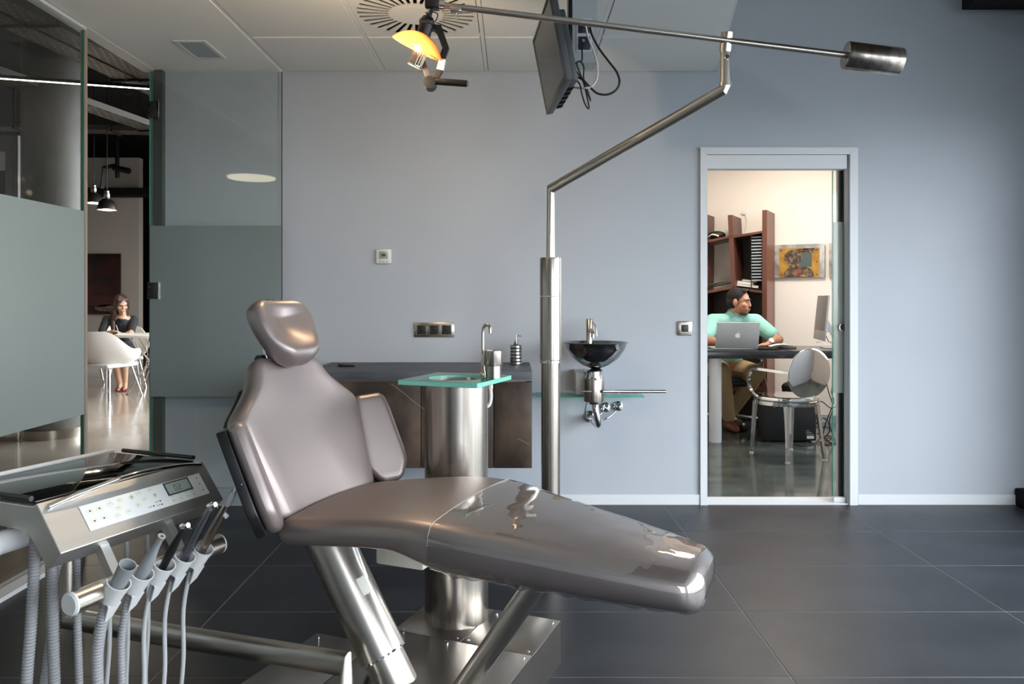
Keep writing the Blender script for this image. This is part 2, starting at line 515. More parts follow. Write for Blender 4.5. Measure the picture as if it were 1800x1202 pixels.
# ceiling: plaster strip, slab, grid and single metal panels
c = MB()
ys = [FRONT_Y, 1.437, BACK_Y]
def ceil_poly(x0, ya, yb, z0, z1):
    poly = [(x0, ya), (EDGE(ya), ya), (EDGE(yb), yb), (x0, yb)]
    c.prism(poly, Matrix.Translation((0, 0, z0)), z1 - z0)
c.box((-2.12, FRONT_Y, CEIL), (-1.352, BACK_Y, CEIL + 0.1))
ceil_poly(-1.352, FRONT_Y, 1.437, CEIL, CEIL + 0.1)
ceil_poly(-1.352, 1.437, BACK_Y, CEIL + 0.03, CEIL + 0.1)
ceiling = struct(c.build('ceiling', 'ceiling_paint', flat=True))
XL = [-1.343, -0.753, -0.156, 0.441, 1.2]
YL = [BACK_Y, 3.837, 3.237, 2.637, 2.037, 1.437]
for x in XL[:-1]:
    B((x - 0.010, 1.437, CEIL + 0.004), (x + 0.010, BACK_Y, CEIL + 0.03)).build('grid_rail', 'ceiling_grid', ceiling, flat=True)
for y in YL[1:]:
    for xa, xb in zip(XL, XL[1:]):
        B((xa + 0.011, y - 0.010, CEIL + 0.004), (min(xb, EDGE(y)) - 0.011, y + 0.010, CEIL + 0.03)).build('grid_rail', 'ceiling_grid', ceiling, flat=True)
panel = None
for ya, yb in zip(YL[1:], YL):
    for k, (xa, xb) in enumerate(zip(XL, XL[1:])):
        if k == 1 and abs(ya - 3.237) < 1e-6: continue          # the air outlet sits here
        g = 0.013
        if k < 3:
            p = B((xa + g, ya + g, CEIL), (xb - g, yb - g, CEIL + 0.028), bev=0.002)
        else:
            p = MB().prism([(xa + g, ya + g), (EDGE(ya), ya + g), (EDGE(yb), yb - g), (xa + g, yb - g)], Matrix.Translation((0, 0, CEIL)), 0.028)
        p.build('ceiling_panel', 'ceiling_metal', ceiling, flat=True)
# plain roof over the high strip along the facade
struct(B((-2.2, FRONT_Y - 0.1, 4.3), (FACADE_X + 0.1, BACK_Y + 0.16, 4.4)).build('ceiling_high', 'roof_brown', flat=True))
struct(MB().prism([(EDGE(FRONT_Y), FRONT_Y), (EDGE(FRONT_Y) + 0.01, FRONT_Y), (EDGE(BACK_Y) + 0.01, BACK_Y), (EDGE(BACK_Y), BACK_Y)], Matrix.Translation((0, 0, CEIL + 0.0)), 0.1).build('trim_1', 'aluminium', flat=True))
struct(B((2.55, 4.05, 2.845), (FACADE_X, 4.30, 3.05)).build('trim_2', 'black_paint', flat=True))
struct(B((2.93, 4.1, 0.0), (FACADE_X, BACK_Y - 0.005, 0.10), bev=0.01).build('trim_6', 'black_paint'))

# baseboards
struct(B((-1.30, BACK_Y - 0.012, 0), (1.088, BACK_Y, 0.06), bev=0.002).build('baseboard_left', 'aluminium', flat=True))
struct(B((-2.0, BACK_Y - 0.03, 0), (-1.302, BACK_Y, 0.10), bev=0.002).build('baseboard_back', 'diffuser_grey', flat=True))
struct(B((2.014, BACK_Y - 0.012, 0), (FACADE_X, BACK_Y, 0.06), bev=0.002).build('baseboard_right', 'aluminium', flat=True))

# door frame of the office doorway
f = MB()
fy0, fy1 = BACK_Y - 0.018, BACK_Y + 0.012
f.prism([(1.092, 0), (1.132, 0), (1.132, 2.045), (1.092, 2.085)], frame((0, fy1, 0), (1, 0, 0), (0, 0, 1)), 0.03)
f.prism([(2.010, 0), (2.010, 2.085), (1.964, 2.045), (1.964, 0)], frame((0, fy1, 0), (1, 0, 0), (0, 0, 1)), 0.03)
f.prism([(1.092, 2.0855), (1.1325, 2.0455), (1.9635, 2.0455), (2.010, 2.0855)], frame((0, fy1, 0), (1, 0, 0), (0, 0, 1)), 0.03)
fo = struct(f.build('trim_3', 'aluminium', flat=True))
B((DX0 - 0.002, BACK_Y - 0.004, 1.963), (DX1 - 0.004, BACK_Y + 0.06, 2.044), bev=0.002).build('track_cover', 'aluminium', fo, flat=True)
B((DX0, BACK_Y - 0.002, -0.002), (DX1 + 0.01, BACK_Y + 0.15, 0.006)).build('threshold', 'aluminium', fo, flat=True)
B((DX1 - 0.010, BACK_Y + 0.086, 0.006), (DX1 + 0.007, BACK_Y + 0.105, 2.0)).build('gap_shade', 'black_rubber', fo, flat=True)  # dark strip in place of the shade in the pocket gap
B((1.885, BACK_Y + 0.02, 0.006), (1.955, BACK_Y + 0.05, 0.035), bev=0.003).build('floor_guide', 'aluminium', fo)

# sliding glass door, nearly all of it inside the wall pocket
d2 = struct(B((1.902, BACK_Y + 0.070, 0.01), (2.75, BACK_Y + 0.080, 2.03)).build('door_2', 'clear_glass', flat=True))
B((1.903, BACK_Y + 0.066, 0.645), (2.75, BACK_Y + 0.0695, 1.66)).build('frosted_band', 'frost_light', d2, flat=True)
B((1.899, BACK_Y + 0.069, 0.01), (1.902, BACK_Y + 0.081, 2.03)).build('glass_edge', 'glass_edge', d2, flat=True)
hc = at(1481, 575, BACK_Y + 0.06)
MB().lathe([(0.016, 0.0), (0.016, 0.006), (0.019, 0.012), (0.026, 0.012), (0.027, 0.006), (0.027, 0.0)], hc, (0, -1, 0), 28).build('pull_ring', 'steel', d2)
MB().cyl(hc, hc + Vector((0, -0.003, 0)), 0.0165).build('pull_cup', 'print_dark', d2)

# glass partition on the left with the frosted band
LX = -2.10
wl = struct(B((LX - 0.03, FRONT_Y, 0.0), (LX + 0.075, 3.69, 0.018)).build('wall_left', 'aluminium', flat=True))
prev = FRONT_Y
for (y0, y1) in ((2.0, 3.69), (0.2, 1.995), (-1.7, 0.195), (FRONT_Y, -1.705)):
    p = B((LX - 0.006, y0, 0.018), (LX + 0.006, y1, CEIL - 0.004)).build('pane', 'clear_glass', wl, flat=True)
    B((LX + 0.0065, y0 + 0.001, 0.64), (LX + 0.009, y1 - 0.001, 1.63)).build('frosted_band', 'frost_band', p, flat=True)
    B((LX - 0.006, y1, 0.018), (LX + 0.006, y1 + 0.0015, CEIL - 0.004)).build('polished_edge', 'glass_edge', p, flat=True)
B((LX - 0.012, 3.6920, 0.0), (LX + 0.012, 3.712, CEIL)).build('end_profile', 'tan_profile', wl, flat=True)
B((LX - 0.02, FRONT_Y, CEIL - 0.018), (LX + 0.02, 3.69, CEIL)).build('top_channel', 'aluminium', wl, flat=True)
B((LX - 0.06, FRONT_Y, CEIL - 0.002), (LX + 0.02, BACK_Y, CEIL + 0.11)).build('ceiling_edge', 'ceiling_paint', wl, flat=True)

# glass door of the partition, swung open against the back wall
d1 = struct(B((-2.09, 4.355, 0.02), (-1.334, 4.365, CEIL - 0.02)).build('door_1', 'clear_glass', flat=True))
B((-2.088, 4.350, 0.64), (-1.336, 4.3545, 1.623)).build('frosted_band', 'frost_film', d1, flat=True)
B((-2.094, 4.354, 0.02), (-2.0905, 4.366, CEIL - 0.02)).build('glass_edge', 'glass_edge', d1, flat=True)
B((-1.3338, 4.354, 0.02), (-1.331, 4.366, CEIL - 0.02)).build('glass_edge', 'dark_profile', d1, flat=True)
for z in (2.29, 1.25, 0.25):
    h = B((-2.100, 4.338, z - 0.047), (-2.045, 4.349, z + 0.047), bev=0.002).build('hinge', 'dark_profile', d1)
    B((-2.0445, 4.337, z - 0.047), (-2.035, 4.350, z + 0.047)).build('hinge_edge', 'chrome', h, flat=True)
    for s in (-0.02, 0.02):
        MB().cyl((-2.083, 4.337, z + s), (-2.083, 4.334, z + s), 0.005, seg=12).build('screw', 'chrome', h)
hb = MB()
hb.box((-1.405, 4.31, 1.13), (-1.375, 4.35, 1.20), bev=0.003)
hb.build('door_handle', 'nickel', d1)
struct(B((-2.085, 4.385, 0.0), (-2.035, BACK_Y - 0.001, CEIL)).build('trim_4', 'jamb_grey', flat=True))

# exterior ground that the windows look out on
struct(B((-60, -60, -0.5), (60, 60, -0.3)).build('ground', 'exterior_ground', flat=True))

# ------------------------------------------------------------------ lobby behind the glass partition
struct(B((-9.2, FRONT_Y, -0.12), (-2.12, 16.2, 0.0)).build('floor_lobby', 'lobby_concrete', flat=True))
struct(B((-9.2, FRONT_Y, 4.0), (-2.12, 16.2, 4.1)).build('ceiling_lobby', 'black_paint', flat=True))
struct(B((-9.3, FRONT_Y, -0.1), (-9.2, 16.2, 4.0)).build('wall_lobby_left', 'lobby_wall', flat=True))
struct(B((-9.2, 13.3, 0.0), (-6.58, 13.45, 3.69)).build('wall_lobby_back', 'lobby_wall', flat=True))
struct(B((-9.2, 13.28, 0.0), (-6.58, 13.30, 0.13)).build('baseboard_lobby', 'white_plastic', flat=True))
struct(B((-9.2, 16.0, 0.0), (-2.12, 16.2, 4.0)).build('wall_lobby_end', 'black_paint', flat=True))
struct(B((-9.2, FRONT_Y - 0.12, 0.0), (-2.12, FRONT_Y, 4.0)).build('wall_lobby_front', 'lobby_wall', flat=True))
m = MB()
m.box((-2.2, 4.59, -0.1), (-2.12, 6.5, 4.0)); m.box((-2.2, 12.5, -0.1), (-2.12, 16.2, 4.0))
m.box((-2.2, 6.5, -0.1), (-2.12, 12.5, 0.3)); m.box((-2.2, 6.5, 3.2), (-2.12, 12.5, 4.0))
struct(m.build('wall_lobby_right', 'lobby_wall', flat=True))
m = MB()
for y in (6.53, 8.0, 9.5, 11.0, 12.47): m.box((-2.19, y - 0.03, 0.3), (-2.13, y + 0.03, 3.2))
wo = struct(m.build('window_3', 'dark_profile', flat=True))
for y0, y1 in ((6.56, 7.97), (8.03, 9.47), (9.53, 10.97), (11.03, 12.44)):
    B((-2.163, y0, 0.3), (-2.157, y1, 3.2)).build('pane', 'window_glass', wo, flat=True)
struct(B((-2.2, FRONT_Y, CEIL + 0.1), (-2.12, 4.59, 4.0)).build('wall_left_upper', 'black_paint', flat=True))
struct(B((-9.2, 13.0, 2.98), (-6.0, 13.25, 3.12)).build('trim_5', 'black_paint', flat=True))
dk = struct(B((-7.2, 15.2, 0.0), (-5.2, 15.3, 2.0)).build('door_3', 'dark_profile', flat=True))
B((-7.2, 15.18, 2.0), (-5.2, 15.3, 2.12)).build('door_head', 'lobby_wall', dk, flat=True)

# ------------------------------------------------------------------ office behind the doorway
OW = 30.0
ca, sa = math.cos(math.radians(OW)), math.sin(math.radians(OW))
WD, ED = Vector((ca, -sa, 0)), Vector((sa, ca, 0))           # along the office back wall, into it
W0 = Vector((2.85, 7.5, 0))
def on_wall(a, e, z): return W0 + WD * a + ED * e + Vector((0, 0, z))
MW = Matrix(((WD.x, ED.x, 0, W0.x), (WD.y, ED.y, 0, W0.y), (0, 0, 1, 0), (0, 0, 0, 1)))
struct(B((-2.6, 0.0, 0.0), (1.25, 0.12, 2.8), MW).build('wall_office_back', 'office_wall', flat=True))
struct(B((-2.6, -0.014, 0.0), (1.25, 0.0, 0.075), MW).build('baseboard_office', 'diffuser_grey', flat=True))
struct(B((0.83, 4.589, 0.0), (0.93, 9.2, 2.8)).build('wall_office_left', 'office_wall', flat=True))
m = MB()
m.box((3.85, 4.589, 0.0), (3.95, 5.2, 2.8)); m.box((3.85, 7.2, 0.0), (3.95, 9.2, 2.8))
m.box((3.85, 5.2, 0.0), (3.95, 7.2, 0.9)); m.box((3.85, 5.2, 2.5), (3.95, 7.2, 2.8))
struct(m.build('wall_office_right', 'office_wall', flat=True))
wf = MB()
for y in (5.22, 6.2, 7.18): wf.box((3.87, y - 0.025, 0.9), (3.93, y + 0.025, 2.5))
w4 = struct(wf.build('window_4', 'aluminium', flat=True))
for y0, y1 in ((5.245, 6.175), (6.225, 7.155)):
    B((3.897, y0, 0.9), (3.903, y1, 2.5)).build('pane', 'window_glass', w4, flat=True)
struct(B((0.83, 4.589, 2.8), (3.95, 9.2, 2.9)).build('ceiling_office', 'office_wall', flat=True))
struct(B((1.08, BACK_Y + 0.1601, 0.0), (1.131, BACK_Y + 0.1615, 2.8)).build('wall_office_front', 'office_wall', flat=True))
# tiles laid at a slant, cut at the walls
fo_ = struct(B((0.83, BACK_Y + 0.146, -0.12), (3.9, 9.0, -0.004)).build('floor_office', 'floor_grout', flat=True))
an = math.radians(-12.7)
base = Vector((1.469, 4.586, 0)); tx = Vector((math.cos(an), math.sin(an), 0)); ty = Vector((-math.sin(an), math.cos(an), 0))
for i in range(-3, 4):
    for j in range(-2, 10):
        a = base + tx * (i * 1.0) + ty * (j * 0.5 + 0.2)
        bm = bmesh.new()
        P = [a + tx*0.0015 + ty*0.0015, a + tx*0.9985 + ty*0.0015, a + tx*0.9985 + ty*0.4985, a + tx*0.0015 + ty*0.4985]
        lo = [bm.verts.new((p.x, p.y, -0.010)) for p in P]; hi = [bm.verts.new((p.x, p.y, 0.0)) for p in P]
        bm.faces.new(lo[::-1]); bm.faces.new(hi)
        for k in range(4): bm.faces.new((lo[k], lo[(k+1) % 4], hi[(k+1) % 4], hi[k]))
        for co, no in (((0.93, 0, 0), (-1, 0, 0)), ((3.85, 0, 0), (1, 0, 0)), ((0, BACK_Y + 0.152, 0), (0, -1, 0)), (tuple(W0), tuple(ED))):
            r = bmesh.ops.bisect_plane(bm, geom=bm.verts[:] + bm.edges[:] + bm.faces[:], plane_co=co, plane_no=no, clear_outer=True)
            ed = [e for e in r['geom_cut'] if isinstance(e, bmesh.types.BMEdge)]
            if ed: bmesh.ops.edgeloop_fill(bm, edges=ed)
        if len(bm.faces) < 4: bm.free(); continue
        MB().add(bm).build('floor_tile', 'office_tile', fo_, flat=True)

# ================================================================== DENTAL CHAIR
ROT = math.radians(-22.03)
U, V = Vector((math.cos(ROT), math.sin(ROT), 0)), Vector((-math.sin(ROT), math.cos(ROT), 0))
Q = Vector((-0.35, 2.14, 0))

chair = thing('dental_chair', 'pearl grey vinyl dental chair on two steel struts and steel floor box', 'dental chair', Q, ROT)
# floor box and its cover plates
b = MB()
b.box((-0.142, -0.75, 0.0), (0.335, 0.525, 0.132))
b.box((-0.355, -0.75, 0.0), (-0.143, 0.148, 0.132))
base = b.build('base_box', 'steel_plate', chair, flat=True)
for lo, hi in (((-0.142, 0.262, 0.1325), (0.095, 0.525, 0.138)), ((0.098, 0.262, 0.1325), (0.335, 0.525, 0.138)), ((-0.142, -0.14, 0.1325), (0.335, 0.259, 0.138)),
               ((-0.355, -0.75, 0.1325), (-0.145, 0.148, 0.138)), ((-0.142, -0.75, 0.1325), (0.335, -0.143, 0.138))):
    B(lo, hi, bev=0.001).build('cover_plate', 'steel_plate', base)
scr = None
for x, y in ((-0.12, 0.5), (0.075, 0.5), (0.115, 0.5), (0.315, 0.5), (-0.12, 0.28), (0.075, 0.28), (0.115, 0.28), (0.315, 0.28), (0.315, 0.24), (-0.335, 0.125), (-0.165, 0.125), (0.06, 0.24)):
    if scr is None:
        scr = MB().cyl((0, 0, 0), (0, 0, 0.0015), 0.0045, seg=12).build('screw', 'chrome', base); scr.location = (x, y, 0.138)
    else: share(scr, (x, y, 0.138), base)
# struts
def P3(s, z, t=0.0): return Vector((s, t, z))
lo_, hi_ = P3(0.06, 0.06), P3(-0.232, 0.54)
mid = lo_.lerp(hi_, 0.27)
MB().cyl(lo_, mid, 0.058, seg=40).build('lower_strut', 'steel_tube', chair)
su = MB().cyl(mid, hi_, 0.067, seg=40).build('upper_strut', 'steel_tube', chair)
MB().lathe([(0.0660, 0.001), (0.0680, 0.001), (0.0680, 0.006), (0.0660, 0.006)], mid, hi_ - lo_, 40).build('strut_collar', 'chrome', su)
tp = lo_.lerp(hi_, 0.985); d_ = (hi_ - lo_).normalized()
MB().cyl(P3(-0.15, 0.545, 0.0), P3(-0.064, 0.355, 0.0), 0.014, seg=18).build('gas_piston', 'steel_panel', chair)
sx, sy, sd = basis(d_, (0, 1, 0))
pl = lo_.lerp(hi_, 0.58)
MB().loft([[pl + d_*h_ + (V_ * 0.0678) for V_ in [Vector((math.cos(a)*0.87, -math.sin(a)*1.0, math.cos(a)*0.49)) for a in [0.15 + 0.09*k for k in range(6)]]] for h_ in (0.0, 0.05)], closed=False).build('paper_sticker', 'paper', su)
MB().cyl(P3(0.215, 0.12), P3(0.47, 0.50), 0.030, seg=32).build('front_strut', 'steel_tube', chair)
MB().box((0.43, -0.05, 0.49), (0.53, 0.05, 0.53), bev=0.006).build('strut_bracket', 'chrome', chair)
MB().box((-0.26, -0.08, 0.515), (-0.10, 0.08, 0.56), bev=0.006).build('seat_bracket', 'black_metal', chair)
B((-0.135, 0.14, 0.388), (0.03, 0.24, 0.575), bev=0.008).build('junction_box', 'cream_plastic', chair)
B((-0.15, -0.18, 0.55), (0.75, 0.18, 0.565)).build('seat_pan', 'black_metal', chair, flat=True) if False else None

seat_w = curve([-0.21, -0.1, 0.08, 0.27, 0.5, 0.72, 0.84, 0.89], [0.235, 0.25, 0.265, 0.268, 0.220, 0.172, 0.140, 0.115])
seat_t = curve([-0.21, -0.1, 0.08, 0.2, 0.29, 0.40, 0.72, 0.92], [0.612, 0.628, 0.652, 0.660, 0.655, 0.639, 0.592, 0.562])
seat_b = curve([-0.21, -0.1, 0.08, 0.17, 0.27, 0.40, 0.72, 0.92], [0.545, 0.558, 0.578, 0.578, 0.552, 0.535, 0.500, 0.478])
ident = lambda l, x, z: Vector((l, x, z))
MB().pad(-0.212, 0.882, seat_w, seat_t, seat_b, 0.037, ident, n=60, crown=0.014).build('seat', 'pearl_vinyl', chair, angle=60)
# clear protective cover over the leg end
def film_map(l, x, z):
    q = Vector((l, x, z))
    a = noise.noise(q * 14) * 0.0016 + noise.noise(q * 40) * 0.0006
    return q + Vector((0, 0, a * (1 if z > 0.55 else 2)))
fw = lambda l: seat_w(l) + 0.003
ft = lambda l: seat_t(l) + 0.0032
fb = lambda l: seat_b(l) - 0.004 - 0.006 * abs(math.sin(l * 23)) * abs(math.sin(l * 61 + 1))
MB().pad(0.268, 0.887, fw, ft, fb, 0.039, film_map, n=110, crown=0.014, caps=(False, True), nt=24).build('clear_cover', 'clear_film', chair, angle=60)

hem = []
for k in range(25):
    x_ = -1 + 2*k/24; w_ = fw(0.268)
    hem.append(Vector((0.267, x_*(w_ - 0.03), ft(0.268) + 0.014*(1 - (x_*(w_-0.03)/w_)**2) + 0.0003)))
hem = [Vector((0.267, -w_ + 0.0005, ft(0.268) - 0.045)), Vector((0.267, -w_ + 0.006, ft(0.268) - 0.018)), Vector((0.267, -w_ + 0.016, ft(0.268) - 0.003))] + hem
MB().tube(hem, 0.0009, 6).build('cover_hem', 'print_grey', chair)
# backrest
BD, BN = Vector((-0.373, 0, 0.928)), Vector((0.928, 0, 0.373))
B0 = Vector((-0.178, 0, 0.600))
back_map = lambda l, x, h: B0 + BD * l + BN * h + Vector((0, x + 0.012, 0))
bw = curve([0, 0.1, 0.2, 0.27, 0.31, 0.35, 0.39, 0.43, 0.475], [0.225, 0.243, 0.265, 0.278, 0.272, 0.225, 0.180, 0.155, 0.130])
bt = lambda l: 0.0
bb = lambda l: -0.075
MB().pad(0.0, 0.475, bw, bt, bb, 0.034, back_map, n=44, crown=-0.014).build('backrest', 'pearl_vinyl', chair, angle=60)
bp = MB()
bw2 = lambda l: bw(l) * 0.94
bp.pad(0.02, 0.40, bw2, lambda l: -0.070, lambda l: -0.09, 0.008, back_map, n=30)
bp.build('back_shell', 'black_metal', chair, angle=60)
# side wings with their dark plates
for sgn in (-1, 1):
    ph = math.radians(50)
    WDIR = Vector((0.928 * math.cos(ph), sgn * math.sin(ph), 0.373 * math.cos(ph) * 0.35)).normalized()
    WN = BD.cross(WDIR).normalized() * (1 if sgn < 0 else -1)
    if WN.dot(BN) < 0 and False: WN = -WN
    inward = Vector((0.6, -sgn, 0))
    if WN.dot(inward) < 0: WN = -WN
    wc = B0 + BD * 0.01 + BN * (-0.035) + Vector((0, sgn * 0.225 + 0.012, 0))
    ww = curve([0.0, 0.03, 0.07, 0.18, 0.25, 0.30], [0.035, 0.055, 0.072, 0.066, 0.060, 0.050])
    wmap = lambda l, x, h, wc=wc, WDIR=WDIR, WN=WN: wc + BD * l + WDIR * (x + 0.072) + WN * h + Vector((0, sgn * 0.10 * l, 0))
    wp = MB().pad(0.0, 0.30, ww, lambda l: 0.022, lambda l: -0.022, 0.0215, wmap, n=24).build('side_wing', 'pearl_vinyl', chair, angle=60)
    MB().pad(0.005, 0.29, lambda l, ww=ww: ww(l) * 1.08, lambda l: -0.0225, lambda l: -0.047, 0.003, wmap, n=24).build('wing_plate', 'black_metal', wp, angle=40)
# headrest
HC = Vector((-0.368, 0.005, 1.098)); ha = math.radians(30)
HDv, HN = Vector((-math.sin(ha), 0, math.cos(ha))), Vector((math.cos(ha), 0, math.sin(ha)))
hw = curve([-0.105, -0.07, -0.03, 0.03, 0.075, 0.105], [0.060, 0.088, 0.110, 0.124, 0.118, 0.095])
def head_map(l, x, h):
    dip = 0.0
    if h > 0: q_ = max(0.0, min(1.0, (l + 0.085) / 0.11)); dip = -0.026 * math.exp(-((x / 0.066) ** 2)) * q_ * q_ * (3 - 2*q_) * max(0.0, min(1.0, (0.108 - l) / 0.06)) + 0.008 * math.exp(-((l + 0.07) / 0.035) ** 2)
    return HC + HDv * l + HN * (h + dip + 0.9 * x * x) + Vector((0, x, 0))
hr = MB().pad(-0.108, 0.108, hw, lambda l: 0.036, lambda l: -0.036, 0.034, head_map, n=30, nt=24).build('headrest', 'pearl_vinyl', chair, angle=70)
for t in (-0.045, 0.045):
    MB().tube(spline([P3(-0.372, 0.93, t), P3(-0.392, 1.02, t), P3(-0.405, 1.10, t)], 6), 0.0085, 14).build('support_rod', 'chrome', hr)
MB().cyl(P3(-0.402, 1.02, -0.07), P3(-0.402, 1.02, 0.07), 0.016, seg=20).build('pivot', 'black_metal', hr)

# ================================================================== SPITTOON
SP = Vector((-0.19, 2.535, 0.138))
spit = thing('spittoon', 'round steel spittoon column with green glass top behind dental chair', 'spittoon', SP, ROT)
MB().cyl((0, 0, 0), (0, 0, 0.784), 0.1058, seg=72).build('column', 'steel', spit)
zt = 0.7845
# glass top with the round bowl opening
def square_ring(m, rin, half, z0, z1, n=64, tab=0.0):
    inn, out = [], []
    for k in range(n):
        a = 2*math.pi*k/n + math.pi/n
        c_, s_ = math.cos(a), math.sin(a)
        q = half / max(abs(c_), abs(s_))
        inn.append((rin*c_, rin*s_)); out.append((q*c_, q*s_))
    for ring, flip in ((inn, 1), (out, 0)):
        m.loft([[(x, y, z0) for x, y in ring], [(x, y, z1) for x, y in ring]], (False, False))
    m.loft([[(x, y, z1) for x, y in inn], [(x, y, z1) for x, y in out]], (False, False))
    m.loft([[(x, y, z0) for x, y in inn], [(x, y, z0) for x, y in out]], (False, False))
    return m
gt = square_ring(MB(), 0.095, 0.1405, zt, zt + 0.016, n=64).build('glass_top', 'green_glass', spit, flat=True)
e = MB()
for a, bq in (((-0.141, -0.141), (0.141, -0.1406)), ((-0.141, 0.1406), (0.141, 0.141)), ((-0.141, -0.1406), (-0.1406, 0.1406)), ((0.1406, -0.1406), (0.141, 0.1406))):
    e.box((a[0], a[1], zt + 0.001), (bq[0], bq[1], zt + 0.015))
e.build('cut_edge', 'aqua_edge', gt, flat=True)
MB().lathe([(0.0948, zt + 0.001), (0.0944, zt + 0.015)], seg=48).build('hole_edge', 'aqua_edge', gt)
MB().lathe([(0.0938, zt + 0.006), (0.089, zt - 0.01), (0.075, zt - 0.04), (0.045, zt - 0.065), (0.012, zt - 0.072), (0.012, zt - 0.10), (0.001, zt - 0.10)], seg=48).build('bowl', 'steel', spit)
tx_, ty_ = 0.045, 0.115
gz = zt + 0.016
MB().tube(spline([(tx_, ty_, gz), (tx_, ty_, gz + 0.10), (tx_, ty_, gz + 0.15), (tx_ + 0.006, ty_ - 0.002, gz + 0.168), (tx_ + 0.018, ty_ - 0.005, gz + 0.173), (tx_ + 0.029, ty_ - 0.008, gz + 0.166), (tx_ + 0.032, ty_ - 0.01, gz + 0.145)], 6), 0.0052, 14).build('filler_tap', 'nickel', spit)
MB().lathe([(0.010, gz), (0.010, gz + 0.012), (0.007, gz + 0.016), (0.007, gz + 0.05), (0.005, gz + 0.052)], (tx_, ty_, 0), seg=20).build('tap_base', 'nickel', spit)
MB().lathe([(0.0, gz), (0.026, gz), (0.026, gz + 0.034), (0.0, gz + 0.034)], (0.092, 0.10, 0), seg=32).build('cup_stand', 'steel', spit)
B((0.048, 0.098, gz + 0.032), (0.075, 0.116, gz + 0.072), bev=0.002).build('filler_sensor', 'white_plastic', spit)
MB().lathe([(0.008, zt - 0.022), (0.008, zt), (0.0, zt)], (0.105, 0.045, 0), seg=16).build('hose_nut', 'cream_plastic', spit)
MB().tube(spline([(0.105, 0.045, zt - 0.02), (0.107, 0.045, zt - 0.05), (0.103, 0.04, zt - 0.075), (0.09, 0.03, zt - 0.085)], 6), 0.0055, 12).build('water_hose', 'cable_white', spit)
cup = thing('steel_cup', 'small brushed steel cup standing on the spittoon filler stand', 'cup', SP + U*0.092 + V*0.10 + Vector((0, 0, gz + 0.034)))
MB().lathe([(0.0, 0.001), (0.022, 0.001), (0.031, 0.001), (0.032, 0.004), (0.032, 0.052), (0.0305, 0.052), (0.030, 0.006), (0.0, 0.005)], seg=36).build('cup_body', 'steel', cup)

# ================================================================== INSTRUMENT UNIT
FU = Vector((-1.05, 1.667, 0))
unit = thing('delivery_unit', 'stainless instrument unit with dark glass tray top and white keypad', 'instrument unit', FU, ROT)
UW = 0.483
prof = [(0.0, 0.750), (0.076, 0.649), (0.036, 0.609), (-0.032, 0.686), (-0.335, 0.690), (-0.335, 0.742), (-0.012, 0.742)]
ma = MB()
ma.loft([[Vector((x, a, z)) for x, z in prof] for a in (0.0, UW)])
body = ma.build('housing', 'steel_panel', unit, flat=True, bev=0.002)
B((-0.325, 0.012, 0.7425), (-0.020, UW - 0.012, 0.750), bev=0.001).build('glass_tray', 'tinted_glass_top', unit)
def rail(p0, p1, mt):
    MB().cyl(p0, p1, 0.006, seg=14).build('tray_rail', mt, unit)
rail((-0.325, -0.02, 0.757), (-0.325, 0.47, 0.757), 'white_plastic')
rail((-0.295, UW - 0.006, 0.757), (-0.025, UW - 0.006, 0.757), 'dark_profile')
rail((-0.30, 0.006, 0.757), (-0.025, 0.006, 0.757), 'dark_profile')
# panel plane: from the top edge down the slope
pn = Vector((0.076, 0, -0.101)); pl_len = pn.length; pd = pn.normalized(); pnrm = Vector((0.101, 0, 0.076)).normalized()
def on_panel(a, q, h=0.0): return Vector((0, a, 0.750)) + pd * q + pnrm * h
MPn = frame(on_panel(0, 0), (0, 1, 0), -pd)        # local x along the unit, local y up the slope
MPn = Matrix(((0, -pd.x, pnrm.x, 0), (1, 0, 0, 0), (0, -pd.z, pnrm.z, 0.750), (0, 0, 0, 1)))
MB().tube(spline([on_panel(0.018, 0.016, 0.004), on_panel(0.10, 0.008, 0.016), on_panel(0.24, 0.0, 0.026), on_panel(0.38, 0.004, 0.016), on_panel(UW - 0.018, 0.012, 0.004)], 10), 0.006, 14).build('grab_rail', 'chrome', unit)
kp = MB().box((0.085, -0.098, 0.0), (UW - 0.035, -0.034, 0.002), MPn, bev=0.0005).build('keypad', 'membrane', unit)
def disc(name, a, q, r, m, r2=None, seg=20, h=0.0021):
    q0 = on_panel(a, q, h)
    if r2: MB().lathe([(r2, 0.0), (r2, 0.0006), (r, 0.0006), (r, 0.0)], q0, pnrm, seg).build(name, m, kp)
    else: MB().cyl(q0, q0 + pnrm*0.0005, r, seg=seg).build(name, m, kp)
btn = [(0.105, 0.052), (0.105, 0.078), (0.130, 0.052), (0.130, 0.078), (0.160, 0.048), (0.188, 0.046), (0.176, 0.064), (0.165, 0.082), (0.196, 0.080), (0.222, 0.048), (0.228, 0.072), (0.245, 0.042), (0.252, 0.062), (0.280, 0.042), (0.286, 0.060)]
